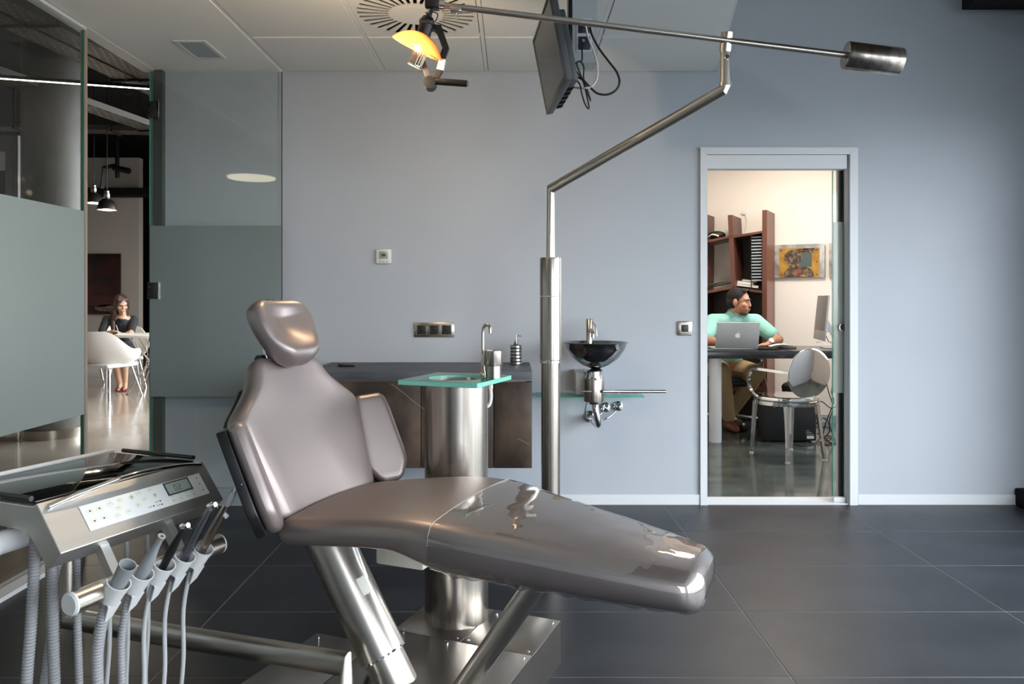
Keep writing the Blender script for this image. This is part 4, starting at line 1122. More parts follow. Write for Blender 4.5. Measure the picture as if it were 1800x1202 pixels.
scratch(-0.62, 0.77, -0.45, 0.64); scratch(0.02, 0.49, 0.085, 0.465)
ct = thing('countertop', 'dark grey slab countertop with steel edge over brown cabinet', 'countertop', (ox, oy, 0.786))
B((CXa-ox, CYf-oy, 0.006), (CXb-ox, 0, 0.046), bev=0.0015).build('slab', 'counter_top', ct)
B((CXa-ox, CYf-oy-0.002, 0.0005), (CXb-ox, CYf-oy+0.03, 0.0058)).build('edge_strip', 'nickel', ct, flat=True)
B((CXb-ox-0.028, CYf-oy+0.001, -0.0005), (CXb-ox-0.001, CYf-oy+0.02, 0.0003)).build('grip_end', 'nickel', ct, flat=True)
# remote control
rp = at(609, 640, 4.15)
rm = thing('remote_control', 'black remote control lying on the countertop', 'remote control', (rp.x, 4.15, 0.8325), 0.25)
B((-0.045, -0.018, 0.0), (0.045, 0.018, 0.018), bev=0.006).build('remote_case', 'black_plastic', rm)
for k in range(4): B((-0.03 + k*0.015, -0.006, 0.0181), (-0.022 + k*0.015, 0.006, 0.0195), bev=0.0005).build('remote_key', 'print_grey', rm)
# soap dispenser
sp0 = Vector(((907 - CX)/F*4.27, 4.27, 0.8325))
sd_ = thing('soap_dispenser', 'striped steel soap dispenser with pump beside the steel pole', 'soap dispenser', sp0)
MB().lathe([(0.0, 0.0), (0.032, 0.0), (0.032, 0.105), (0.030, 0.110), (0.0, 0.110)], seg=32).build('bottle', 'soap_dark', sd_)
for k in range(6):
    MB().lathe([(0.0322, 0.003 + k*0.0185), (0.0345, 0.004 + k*0.0185), (0.0345, 0.014 + k*0.0185), (0.0322, 0.015 + k*0.0185)], seg=32).build('steel_ring', 'soap_steel', sd_)
MB().lathe([(0.012, 0.110), (0.013, 0.112), (0.013, 0.130), (0.009, 0.133), (0.004, 0.134), (0.004, 0.155), (0.006, 0.156), (0.006, 0.166), (0.0, 0.167)], seg=20).build('pump', 'chrome', sd_)
MB().tube([(0.0, 0, 0.162), (0.024, -0.01, 0.163), (0.032, -0.013, 0.156)], 0.0038, 10).build('spout', 'chrome', sd_)

# ================================================================== WASH BASIN
sk = Vector(((1047 - CX)/F*4.17, 4.17, 0.0))
basin = thing('wash_basin', 'chrome bowl wash basin with mixer tap on blue grey wall', 'wash basin', (sk.x, BACK_Y - 0.001, 0.70))
so_ = Vector((sk.x, BACK_Y - 0.001, 0.70))
def SK(px, py, Y): return at(px, py, Y) - so_
bo = sk - so_; bo.z = 0
zr = 0.961 - 0.70
MB().lathe([(0.012, zr - 0.142), (0.03, zr - 0.140), (0.075, zr - 0.122), (0.125, zr - 0.085), (0.160, zr - 0.035), (0.171, zr - 0.004), (0.178, zr), (0.179, zr + 0.003), (0.176, zr + 0.004), (0.168, zr), (0.156, zr - 0.035), (0.121, zr - 0.082), (0.073, zr - 0.118), (0.028, zr - 0.135), (0.001, zr - 0.136)], (bo.x, bo.y, 0), seg=64).build('bowl', 'chrome_reflect_dark', basin, angle=60)
MB().lathe([(0.0, zr - 0.165), (0.034, zr - 0.165), (0.036, zr - 0.150), (0.024, zr - 0.142), (0.0, zr - 0.142)], (bo.x, bo.y, 0), seg=32).build('drain_fitting', 'black_metal', basin)
fx, fy = (1036 - CX)/F*4.30 - so_.x, 4.30 - so_.y
tp = MB().lathe([(0.0, zr - 0.05), (0.019, zr - 0.05), (0.019, zr + 0.125), (0.017, zr + 0.128), (0.0, zr + 0.128)], (fx, fy, 0), seg=24).build('mixer_tap', 'nickel', basin)
MB().tube(spline([(fx, fy - 0.012, zr + 0.06), (fx + 0.004, fy - 0.06, zr + 0.065), (fx + 0.008, fy - 0.10, zr + 0.05), (fx + 0.008, fy - 0.105, zr + 0.025)], 5), 0.011, 14).build('tap_spout', 'nickel', tp)
MB().tube([(fx + 0.012, fy, zr + 0.115), (fx + 0.035, fy - 0.01, zr + 0.085), (fx + 0.04, fy - 0.012, zr + 0.03)], 0.005, 10).build('tap_lever', 'nickel', tp)
cxs = (1044 - CX)/F*4.17 - so_.x
zc = lambda y: EYE - (y - CY)/F*4.17 - 0.70
MB().lathe([(0.0, zc(666)), (0.049, zc(666)), (0.043, zc(657)), (0.043, zc(652)), (0.036, zc(650)), (0.0, zc(650))], (cxs, bo.y, 0), seg=36).build('trap_neck', 'chrome', basin)
MB().lathe([(0.0, zc(705)), (0.056, zc(705)), (0.057, zc(703)), (0.057, zc(667)), (0.055, zc(665)), (0.0, zc(665))], (cxs, bo.y, 0), seg=44).build('trap_cup', 'steel', basin)
MB().lathe([(0.0, zc(710)), (0.03, zc(710)), (0.036, zc(706)), (0.0, zc(705))], (cxs, bo.y, 0), seg=28).build('trap_base', 'chrome', basin)
B((cxs - 0.095, bo.y + 0.05, zc(695)), (cxs + 0.02, -0.0005, zc(656)), bev=0.003).build('wall_mount', 'post_paint', basin)
by = bo.y - 0.02
MB().tube(spline([(cxs + 0.004, bo.y, zc(707)), (cxs + 0.010, bo.y - 0.01, zc(722)), (cxs + 0.022, bo.y - 0.005, zc(740)), (cxs + 0.024, bo.y + 0.03, zc(749)), (cxs + 0.010, bo.y + 0.12, zc(747)), (cxs + 0.004, -0.002, zc(744))], 8), 0.0185, 20).build('drain_pipe', 'chrome', basin)
MB().lathe([(0.034, 0.0), (0.034, 0.006), (0.020, 0.012)], (cxs + 0.004, -0.001, zc(744)), (0, -1, 0), 28).build('pipe_rosette', 'chrome', basin)
for px, py in ((1086, 713), (1064, 715)):
    v_ = at(px, py, BACK_Y) - so_
    vv = MB().lathe([(0.028, 0.0), (0.028, 0.004), (0.012, 0.010), (0.012, 0.030), (0.022, 0.034), (0.026, 0.042), (0.022, 0.054), (0.0, 0.060)], (v_.x, -0.001, v_.z), (0, -1, 0), 24).build('stop_valve', 'chrome', basin)
    ex = cxs + (-0.03 if px > 1080 else 0.02)
    MB().tube(spline([(v_.x, -0.03, v_.z - 0.01), (v_.x - 0.05, -0.04, v_.z - 0.055), ((v_.x + ex)/2 - 0.02, -0.10, v_.z - 0.07), (ex - 0.01, bo.y + 0.05, v_.z - 0.03), (ex, bo.y + 0.03, zc(700))], 7), 0.005, 10).build('supply_hose', 'chrome', vv)
rb = zc(686)
MB().cyl((cxs + 0.045, bo.y - 0.05, rb), (cxs + 0.385, bo.y - 0.05, rb), 0.0095, seg=18).build('towel_bar', 'chrome', basin)
MB().cyl((cxs - 0.075, bo.y - 0.05, rb), (cxs - 0.02, bo.y - 0.05, rb), 0.0065, seg=14).build('bar_stub', 'chrome', basin)
gs = thing('glass_shelf', 'narrow green edged glass shelf on wall behind the wash basin', 'shelf', ((1037 - CX)/F*4.3, BACK_Y - 0.001, 0.645))
B((-0.305, -0.145, 0.0), (0.305, 0, 0.010)).build('glass_plate', 'green_glass', gs, flat=True)
B((-0.305, -0.1465, 0.0003), (0.305, -0.1455, 0.0097)).build('front_edge', 'glass_edge', gs, flat=True)
for x in (-0.2, 0.2): MB().cyl((x, 0, 0.014), (x, -0.03, 0.014), 0.004, seg=12).build('shelf_pin', 'chrome', gs)
# ================================================================== OFFICE
ol = thing('ceiling_lamp', 'square warm office ceiling lamp behind the doorway head', 'ceiling light', (2.2, 6.4, 2.8))
B((-0.32, -0.32, -0.02), (0.32, 0.32, -0.001), bev=0.004).build('lamp_frame', 'aluminium', ol)
B((-0.30, -0.30, -0.026), (0.30, 0.30, -0.0205)).build('lamp_panel', 'office_lamp', ol, flat=True)
lamp_light('office_lamp_light', (2.2, 6.4, 2.765), 12, (1.0, 0.93, 0.85), kind='AREA', direction=(0, 0, -1), size=(0.58, 0.58))

# bookcase of slanting boards, parallel to the slanted back wall
bk0 = Vector((2.42, 7.29, 0)) - WD * 0.02
MBK = Matrix(((WD.x, ED.x, 0, 0), (WD.y, ED.y, 0, 0), (0, 0, 1, 0), (0, 0, 0, 1)))
case = thing('bookcase', 'dark wood bookcase of slanting boards against the cream wall', 'bookcase', bk0)
case.rotation_euler = (0, 0, math.radians(-OW))
DPT = 0.37
def plank(name, poly, y0=0.0, y1=DPT, m='wood_dark'):
    """poly in (along, up), pushed back from y0 to y1"""
    return MB().loft([[Vector((x, y, z)) for x, z in poly] for y in (y0, y1)]).build(name, m, case, flat=True)
plank('upright_board', [(0, 0), (0.045, 0), (0.045, 2.06), (0, 2.06)])
plank('upright_board', [(-0.275, 0.9), (-0.23, 0.9), (-0.285, 2.03), (-0.33, 2.03)])
plank('upright_board', [(-0.63, 0), (-0.58, 0), (-0.56, 2.06), (-0.61, 2.06)])
plank('shelf_board', [(-0.30, 1.80), (0.0, 1.84), (0.0, 1.86), (-0.30, 1.825)])
plank('shelf_board', [(-0.575, 1.76), (-0.30, 1.81), (-0.30, 1.83), (-0.575, 1.785)])
plank('shelf_board', [(-0.275, 1.295), (0.0, 1.26), (0.0, 1.285), (-0.275, 1.32)])
plank('shelf_board', [(-0.585, 1.25), (-0.26, 1.31), (-0.26, 1.335), (-0.585, 1.28)])
plank('shelf_board', [(-0.58, 0.30), (0.0, 0.30), (0.0, 0.33), (-0.58, 0.33)])
plank('back_panel', [(-0.60, 0.0), (0.0, 0.0), (0.0, 1.28), (-0.60, 1.28)], DPT - 0.012, DPT, 'wood_inside')
plank('back_panel', [(-0.27, 1.29), (0.0, 1.29), (0.0, 1.84), (-0.30, 1.80)], DPT - 0.012, DPT, 'wood_inside')
def on_case(x, y, z): return bk0 + WD * x + ED * y + Vector((0, 0, z))
def book(name, label, x, y, z, w_, d_, h_, m, cat='book', tilt=0.0, grp=None):
    t = thing(name, label, cat, on_case(x, y, z), math.radians(-OW), grp)
    t.rotation_euler = (0, tilt, math.radians(-OW))
    B((-w_/2, -d_/2, 0.003), (w_/2, d_/2, h_ - 0.003)).build('pages', 'paper', t, flat=True)
    cv = MB(); cv.box((-w_/2 - 0.003, -d_/2 - 0.003, 0), (w_/2 + 0.003, d_/2 + 0.003, 0.0028)); cv.box((-w_/2 - 0.003, -d_/2 - 0.003, h_ - 0.0028), (w_/2 + 0.003, d_/2 + 0.003, h_)); cv.box((-w_/2 - 0.004, -d_/2 - 0.003, 0), (-w_/2 - 0.001, d_/2 + 0.003, h_))
    cv.build('cover', m, t, flat=True)
book('book', 'cream book lying flat at the bottom of the small shelf pile', -0.15, 0.13, 1.322, 0.20, 0.15, 0.022, 'paper', tilt=0.126)
book('book', 'white book lying on top of the small shelf pile', -0.175, 0.13, 1.349, 0.15, 0.12, 0.026, 'white_plastic', tilt=0.126)
book('folder', 'black folder lying on the pile of white books', -0.14, 0.15, 1.373, 0.14, 0.13, 0.02, 'black_plastic', cat='folder', tilt=0.126)
# paper rack with many thin sheets on the right of the shelf
rk = thing('paper_tray', 'tall dark paper tray filled with sheets on bookcase shelf', 'paper tray', on_case(-0.06, 0.16, 1.300), math.radians(-OW))
B((-0.055, -0.12, 0.0), (0.05, 0.12, 0.004)).build('tray_base', 'black_plastic', rk, flat=True)
for k in range(15):
    B((-0.052, -0.118, 0.08 + k*0.030), (0.045, 0.118, 0.092 + k*0.030)).build('sheet_stack', 'diffuser_grey', rk, flat=True)
m = MB(); m.box((-0.055, 0.105, 0.004), (-0.05, 0.12, 0.54)); m.box((0.046, 0.105, 0.004), (0.05, 0.12, 0.54)); m.box((-0.055, -0.12, 0.004), (-0.05, -0.105, 0.54)); m.box((0.046, -0.12, 0.004), (0.05, -0.105, 0.54))
m.build('tray_posts', 'black_plastic', rk, flat=True)
pp = thing('magazine', 'bent grey magazine lying on the tilted lower left shelf', 'magazine', on_case(-0.43, 0.10, 1.308), math.radians(-OW))
m = MB()
m.grid(lambda u, v: Vector((-0.15 + 0.30*u, -0.10 + 0.2*v, 0.012 + 0.055*u + 0.02*math.sin(u*3.1))), 12, 2)
m.grid(lambda u, v: Vector((-0.15 + 0.30*u, -0.10 + 0.2*v, 0.004 + 0.058*u + 0.004*math.sin(u*3.1))), 12, 2)
m.build('pages', 'paper', pp)
bag = thing('pouch', 'small black pouch on the top left bookcase shelf', 'pouch', on_case(-0.47, 0.12, 1.80), math.radians(-OW))
MB().sphere((0, 0, 0.045), (0.09, 0.07, 0.045), 18, 10).build('pouch_body', 'black_rubber', bag)
MB().tube(spline([(-0.07, -0.05, 0.03), (-0.02, -0.08, 0.05), (0.04, -0.07, 0.03)], 5), 0.008, 8).build('pouch_strap', 'cable_white', bag)
wc = on_wall(-0.55, -0.002, 2.09)
ob = tag(MB().cyl(wc, wc - ED*0.02, 0.022, seg=18).build('cable_outlet', 'white_plastic'), 'round white cable outlet on the wall above the bookcase', 'wall outlet')
tag(MB().tube(spline([wc - ED*0.022, wc - ED*0.03 + Vector((0.02, 0, -0.02)), wc - ED*0.03 + Vector((0.035, 0, -0.10)), wc - ED*0.03 + Vector((0.015, 0, -0.17)), wc - ED*0.03 + Vector((-0.01, 0, -0.26))], 6), 0.003, 8).build('wall_cable', 'cable_white'), 'thin white cable hanging from the wall outlet behind bookcase', 'cable')

# paintings
def painting(name, label, a0, full):
    c_ = on_wall(a0, -0.002, 1.2 + (526 - 456)/F*7.2)
    t = thing(name, label, 'painting', c_)
    Mx = Matrix(((WD.x, 0, -ED.x, 0), (WD.y, 0, -ED.y, 0), (0, 1, 0, 0), (0, 0, 0, 1)))
    w_, h_ = 0.235, 0.165
    B((-w_, -h_, 0.0), (w_, h_, 0.03), Mx, bev=0.002).build('canvas', 'canvas_grey', t)
    def flat(name, poly, m, z=0.0303, d=0.0012): MB().prism(poly, Mx @ Matrix.Translation((0, 0, z)), d).build(name, m, t, flat=True)
    flat('yellow_field', [(-0.19, -h_ + 0.005), (0.19, -h_ + 0.005), (0.19, 0.125), (-0.19, 0.13)], 'paint_yellow')
    flat('dark_panel', [(0.0, -0.06), (0.12, -0.06), (0.12, 0.08), (0.0, 0.08)], 'paint_teal', 0.0316)
    def blob(cx, cy, rx, ry, n=22, rag=0.12, sd=0): return [(cx + rx*math.cos(2*math.pi*k/n)*(1 + rag*noise.noise((k*1.7 + sd, sd, 0))), cy + ry*math.sin(2*math.pi*k/n)*(1 + rag*noise.noise((k*1.7 + sd, sd, 3)))) for k in range(n)]
    flat('head_shape', blob(-0.055, 0.035, 0.085, 0.075, sd=2), 'paint_brown', 0.033)
    flat('shoulder_shape', [(-0.14, -h_ + 0.006), (0.14, -h_ + 0.006), (0.13, -0.10), (0.08, -0.06), (-0.03, -0.05), (-0.10, -0.065), (-0.14, -0.11)], 'paint_brown', 0.033)
    flat('neck_shape', [(-0.10, -0.07), (0.0, -0.07), (-0.02, 0.0), (-0.08, 0.0)], 'paint_brown', 0.0328)
    for k in range(7):
        y_ = 0.085 + 0.006*k - 0.02*(k % 2)
        flat('hair_streak', [(-0.10 + 0.012*k, y_), (0.02 + 0.02*k, y_ + 0.035 - 0.005*k), (0.06 + 0.018*k, y_ + 0.01 - 0.006*k), (0.02 + 0.012*k, y_ + 0.022 - 0.006*k)], 'paint_brown', 0.0345)
    flat('red_patch', blob(-0.01, -0.105, 0.03, 0.02, 12, 0.2, 4), 'paint_red', 0.0345)
    flat('yellow_spot', blob(0.045, -0.147, 0.022, 0.014, 12, 0.05, 6), 'paint_yellow', 0.0345)
    for x, y in ((-0.165, 0.11), (0.165, 0.11), (0.165, -0.01), (-0.165, -0.135), (0.165, -0.135)):
        q = Mx @ Vector((x, y, 0.0316)); MB().cyl(q, q - ED*0.004, 0.007, seg=12).build('bolt', 'print_dark', t)
a_p = (1408 - 1408)/F
painting('painting', 'grey and yellow painting of a dark figure above the monitor', -0.01, True)
painting('painting', 'painting half hidden by the sliding door glass', 0.50, False)

# desk
desk = thing('desk', 'black office desk on a fat white cylinder leg', 'desk', (2.1, 6.55, 0))
DT = 0.776
B((-1.12, -0.345, DT - 0.062), (1.12, 0.345, DT), bev=0.003).build('desk_top', 'desk_black', desk)
lx = (1257 - CX)/F*6.38 - 2.1
MB().cyl((lx, 6.38 - 6.55, 0.0), (lx, 6.38 - 6.55, DT - 0.0625), 0.053, seg=40).build('cylinder_leg', 'white_plastic', desk)
MB().cyl((0.98, 6.38 - 6.55, 0.0), (0.98, 6.38 - 6.55, DT - 0.0625), 0.053, seg=40).build('cylinder_leg', 'white_plastic', desk)
# laptop
lc_ = at(1295, 611, 6.36)
lap = thing('laptop', 'open silver laptop with white fruit emblem on black desk', 'laptop', (lc_.x, 6.36, DT))
B((-0.185, 0.0, 0.002), (0.185, 0.245, 0.016), bev=0.003).build('laptop_base', 'laptop_alu', lap)
B((-0.165, 0.03, 0.0161), (0.165, 0.13, 0.0175)).build('keyboard', 'black_plastic', lap, flat=True)
tl = math.radians(14)
ML = frame((0, 0.0, 0.016), (1, 0, 0), (0, -math.sin(tl), math.cos(tl)))
lid = MB().box((-0.180, 0.0, -0.006), (0.180, 0.222, 0.004), ML, bev=0.003).build('laptop_lid', 'laptop_alu', lap)
B((-0.168, 0.012, -0.0072), (0.168, 0.214, -0.0062), ML).build('laptop_screen', 'screen_black', lid, flat=True)
def apple():
    pts = []
    n = 40
    for k in range(n):
        a = 2*math.pi*k/n
        r = 1.0 + 0.06*math.cos(2*a)
        x = r*math.cos(a); y = r*math.sin(a)*1.02
        if y > 0: y -= 0.16*math.exp(-(x/0.28)**2)
        else: y += 0.10*math.exp(-(x/0.30)**2)
        x *= 1.0 - 0.12*max(0, -y)
        dx, dy = x - 1.22, y - 0.22
        dd = math.hypot(dx, dy)
        if dd < 0.5: x, y = 1.22 + dx/dd*0.5, 0.22 + dy/dd*0.5
        pts.append((x, y))
    return pts
S_ = 0.0215
MB().prism([(x*S_, 0.108 + y*S_) for x, y in apple()], ML @ Matrix.Translation((0, 0, 0.0040)), 0.0008).build('emblem', 'logo_white', lid, flat=True)
MB().prism([(S_*(0.02 + 0.42*t + 0.13*s*math.sin(math.pi*t)), 0.108 + S_*(0.98 + 0.55*t - 0.13*s*math.sin(math.pi*t))) for t, s in [(0, 1), (0.25, 1), (0.5, 1), (0.75, 1), (1, 1), (0.75, -1), (0.5, -1), (0.25, -1)]], ML @ Matrix.Translation((0, 0, 0.0040)), 0.0008).build('emblem_leaf', 'logo_white', lid, flat=True)
# things on the desk
kb = thing('keyboard', 'black keyboard lying behind the laptop on the desk', 'keyboard', (2.27, 6.50, DT), 0.15)
B((-0.14, -0.07, 0.0), (0.14, 0.07, 0.022), bev=0.004).build('keyboard_case', 'black_plastic', kb)
for i in range(8):
    for j in range(3): B((-0.125 + i*0.031, -0.055 + j*0.037, 0.0221), (-0.099 + i*0.031, -0.024 + j*0.037, 0.027), bev=0.001).build('key', 'black_rubber', kb)
bl = thing('organizer', 'black leather organizer with loose papers on the desk', 'organizer', (2.16, 6.37, DT), -0.1)
B((-0.10, -0.06, 0.0), (0.06, 0.07, 0.018), bev=0.004).build('organizer_cover', 'black_rubber', bl)
MB().grid(lambda u, v: Vector((0.02 + 0.17*u, -0.05 + 0.11*v, 0.020 + 0.018*math.sin(u*2.6))), 8, 2).build('loose_sheet', 'print_grey', bl)
MB().grid(lambda u, v: Vector((0.0 + 0.16*u, -0.04 + 0.11*v, 0.028 + 0.020*math.sin(u*2.4))), 8, 2).build('loose_sheet', 'paper', bl)
# computer display seen from its edge
dm = thing('desktop_display', 'thin silver desktop display turned edge on at desk end', 'monitor', (2.68, 6.62, DT), math.radians(-102))
MD = frame((0, 0, 0.10), (1, 0, 0), (0, 0.10, 0.995))
B((-0.24, -0.03, -0.010), (0.24, 0.36, 0.008), MD, bev=0.003).build('display_casing', 'laptop_alu', dm)
B((-0.235, 0.055, 0.0081), (0.235, 0.355, 0.0088), MD).build('display_screen', 'screen_black', dm, flat=True)
B((-0.10, 0.02, 0.0), (0.10, 0.20, 0.007), bev=0.003).build('stand_foot', 'laptop_alu', dm)
MB().tube(spline([(0, 0.19, 0.006), (0, 0.15, 0.06), (0, 0.09, 0.16), (0, 0.05, 0.24)], 5), 0.026, 4, hint=(1, 0, 0), rot=math.pi/4).build('stand_neck', 'laptop_alu', dm, flat=True)
for i, pts in enumerate(([at(1450, 585, 6.7), at(1458, 582, 6.75), at(1464, 588, 6.8), at(1466, 600, 6.8)], [at(1452, 590, 6.7), at(1457, 600, 6.75), at(1468, 604, 6.8)], [at(1436, 602, 6.55), at(1440, 600, 6.5), at(1446, 602, 6.5), at(1450, 606, 6.5)])):
    tag(MB().tube(spline(pts, 6), 0.0035, 8).build('display_cable', 'cable_black' if i < 2 else 'cable_white'), ('black cable looping highest behind the desktop display', 'short black cable dropping behind the desktop display foot', 'short white cable curling on the desk by the display')[i], 'cable')

# computer tower
pcx = thing('computer_tower', 'black computer tower on the office floor behind chrome chair', 'computer', (2.33, 6.45, 0))
B((-0.215, -0.10, 0.012), (0.215, 0.10, 0.40), bev=0.008).build('tower_case', 'pc_black', pcx)
for x in (-0.17, 0.17):
    for y in (-0.07, 0.07): MB().cyl((x, y, 0), (x, y, 0.013), 0.014, seg=12).build('tower_foot', 'black_rubber', pcx)
st = B((-0.14, -0.1015, 0.29), (-0.085, -0.1002, 0.385)).build('label_strip', 'black_rubber', pcx, flat=True)
B((-0.14, -0.1022, 0.29), (-0.135, -0.1016, 0.385)).build('green_stripe', 'label_green', st, flat=True)
for k in range(4): B((-0.13, -0.1022, 0.31 + k*0.02), (-0.10, -0.1016, 0.313 + k*0.02)).build('print_line', 'label_green', st, flat=True)
B((0.135, -0.1015, 0.03), (0.195, -0.1002, 0.055)).build('sticker', 'paper', pcx, flat=True)
for k in range(3): B((0.13, -0.1012, 0.065 + k*0.015), (0.195 - 0.02*k, -0.1002, 0.070 + k*0.015)).build('print_line', 'print_grey', pcx, flat=True)

# chrome chair with round back
fwd = Vector((-0.31, 0.95, 0)).normalized()
cc = thing('chrome_chair', 'polished chrome armchair with a round disc back facing the desk', 'chair', (2.10, 5.78, 0), math.atan2(fwd.y, fwd.x) - math.pi/2)
# local: +y forward, -y back
MB().lathe([(0.0, 0.435), (0.20, 0.435), (0.235, 0.438), (0.240, 0.452), (0.235, 0.466), (0.20, 0.470), (0.05, 0.462), (0.0, 0.461)], (0, 0.02, 0), seg=48).build('seat', 'chrome', cc, angle=60)
MB().lathe([(0.205, 0.405), (0.236, 0.405), (0.240, 0.434), (0.205, 0.434), (0.205, 0.405)], (0, 0.02, 0), seg=48).build('seat_rim', 'chrome', cc)
bd_ = Vector((0, -0.10, 0.995)).normalized(); bn_ = Vector((0, -0.995, -0.10)).normalized()
bc = Vector((0, -0.235, 0.655))
MB().lathe([(0.0, -0.010), (0.17, -0.010), (0.186, -0.006), (0.188, 0.0), (0.186, 0.006), (0.17, 0.010), (0.06, 0.018), (0.0, 0.020)], bc, bn_, 56).build('disc_back', 'chrome', cc, angle=60)
for s in (-1, 1):
    MB().tube(spline([(s*0.165, -0.205, 0.0), (s*0.150, -0.185, 0.18), (s*0.140, -0.165, 0.33), (s*0.138, -0.155, 0.41)], 6), lambda t: 0.014 + 0.006*t, 4, hint=(0, 1, 0), rot=math.pi/4).build('leg', 'chrome', cc, angle=60)
    MB().tube(spline([(s*0.185, 0.20, 0.0), (s*0.178, 0.185, 0.2), (s*0.172, 0.17, 0.41)], 6), lambda t: 0.013 + 0.006*t, 4, hint=(0, 1, 0), rot=math.pi/4).build('leg', 'chrome', cc, angle=60)
    MB().cyl((s*0.165, -0.205, 0.0), (s*0.165, -0.205, 0.010), 0.017, seg=14).build('foot_cap', 'white_plastic', cc)
    MB().cyl((s*0.185, 0.20, 0.0), (s*0.185, 0.20, 0.010), 0.016, seg=14).build('foot_cap', 'white_plastic', cc)
    MB().tube(spline([(s*0.175, -0.235, 0.665), (s*0.235, -0.14, 0.672), (s*0.262, -0.02, 0.675), (s*0.262, 0.07, 0.668), (s*0.258, 0.12, 0.635), (s*0.255, 0.135, 0.56), (s*0.245, 0.11, 0.49), (s*0.222, 0.06, 0.445)], 7), 0.0145, 4, hint=(0, 0, 1), rot=math.pi/4).build('armrest', 'chrome', cc, angle=60)

# task chair under the man
tc_ = thing('office_chair', 'black office swivel chair with chrome base under the man', 'chair', (2.03, 7.12, 0), math.pi)
MB().pad(-0.22, 0.22, lambda l: 0.22, lambda l: 0.46, lambda l: 0.40, 0.028, lambda l, x, z: Vector((x, l, z)), n=12).build('seat', 'black_rubber', tc_, angle=60)
MB().pad(0.0, 0.42, lambda l: 0.20 - 0.05*l, lambda l: 0.0, lambda l: -0.05, 0.024, lambda l, x, h: Vector((x, -0.24 - 0.12*l + h*0.97, 0.50 + l)), n=12).build('backrest', 'black_rubber', tc_, angle=60)
MB().tube([(0, -0.1, 0.41), (0, -0.27, 0.42), (0, -0.29, 0.56)], 0.018, 8).build('back_support', 'chrome', tc_)
MB().cyl((0, 0, 0.10), (0, 0, 0.405), 0.026, seg=20).build('gas_column', 'chrome', tc_)
MB().cyl((0, 0, 0.075), (0, 0, 0.13), 0.045, seg=20).build('hub', 'chrome', tc_)
for k in range(5):
    a = 2*math.pi*k/5 + 0.5
    c_, s_ = math.cos(a), math.sin(a)
    ar = MB().tube([(0.03*c_, 0.03*s_, 0.115), (0.28*c_, 0.28*s_, 0.085)], lambda t: 0.024 - 0.008*t, 8).build('base_arm', 'chrome', tc_)
    MB().cyl((0.285*c_ - 0.022*s_, 0.285*s_ + 0.022*c_, 0.034), (0.285*c_ + 0.022*s_, 0.285*s_ - 0.022*c_, 0.034), 0.033, seg=18).build('caster', 'black_plastic', ar)
    MB().cyl((0.28*c_, 0.28*s_, 0.06), (0.28*c_, 0.28*s_, 0.085), 0.018, seg=12).build('caster_cap', 'chrome', ar)
for s in (-1, 1):
    MB().tube(spline([(s*0.20, 0.0, 0.42), (s*0.275, 0.0, 0.44), (s*0.285, 0.02, 0.60), (s*0.27, 0.12, 0.64), (s*0.27, -0.12, 0.645)], 5), 0.012, 8).build('armrest', 'chrome', tc_)

# bag and cables on the office floor
bg = thing('black_bag', 'small black bag with a white strap leaning by the bookcase foot', 'bag', (2.62, 7.02, 0))
MB().pad(-0.09, 0.09, lambda l: 0.05, lambda l: 0.44 - 0.5*l*l*6, lambda l: 0.0, 0.045, lambda l, x, z: Vector((l*1.1 + 0.06*noise.noise((z*9, l*9, 1)), x, z)), n=14).build('bag_body', 'black_rubber', bg, angle=60)
MB().tube(spline([(-0.05, -0.05, 0.43), (0.02, -0.08, 0.38), (0.08, -0.09, 0.33), (0.11, -0.09, 0.31)], 6), 0.007, 8).build('bag_strap', 'cable_white', bg)
fc = Vector((2.75, 6.45, 0))
names = ['black cable arching highest from the tower to the wall', 'black cable climbing behind the sliding glass', 'black cable dropping straight from the desk edge', 'black cable tangled lowest on the office floor', 'black cable coiled in a wide floor loop', 'black cable looping midway beside the tower', 'grey cable bowed out from the tower back', 'black cable curling round the floor tangle']
paths = [
    [at(1433, 707, 6.45), at(1445, 706, 6.4), at(1458, 716, 6.4), at(1466, 716, 6.4), at(1478, 708, 6.5), at(1486, 700, 6.5)],
    [at(1464, 676, 6.5), at(1462, 690, 6.5), at(1466, 705, 6.45), at(1460, 722, 6.4), at(1450, 748, 6.4), at(1446, 772, 6.4)],
    [at(1446, 645, 6.55), at(1450, 662, 6.5), at(1457, 690, 6.5), at(1464, 715, 6.45), at(1458, 740, 6.45), at(1462, 760, 6.45)],
    [at(1436, 762, 6.5), at(1448, 768, 6.4), at(1460, 778, 6.3), at(1474, 783, 6.24), at(1488, 780, 6.3)],
    [at(1395, 783, 6.23), at(1412, 786, 6.17), at(1430, 782, 6.25), at(1442, 771, 6.45), at(1455, 766, 6.6), at(1468, 772, 6.45), at(1462, 783, 6.23), at(1447, 782, 6.24)],
    [at(1434, 745, 6.5), at(1446, 735, 6.45), at(1456, 742, 6.4), at(1458, 758, 6.4), at(1448, 768, 6.45), at(1438, 760, 6.5)],
    [at(1433, 728, 6.45), at(1441, 732, 6.4), at(1446, 738, 6.4), at(1440, 748, 6.4), at(1433, 752, 6.45)],
    [at(1440, 755, 6.45), at(1450, 750, 6.4), at(1462, 756, 6.4), at(1464, 768, 6.4), at(1454, 775, 6.38), at(1444, 770, 6.4)]]
for nm, pts in zip(names, paths):
    for p in pts: p.z = max(p.z, 0.006)
    tag(MB().tube(spline(pts, 7), 0.0045, 8).build('floor_cable', 'cable_white' if nm.startswith('grey') else 'cable_black'), nm, 'cable', 'cables behind the computer tower')
dpts = [at(1341, 632, 6.86), at(1344, 660, 6.9), at(1352, 690, 6.95), at(1362, 712, 6.95), at(1375, 725, 6.9), at(1384, 735, 6.9)]
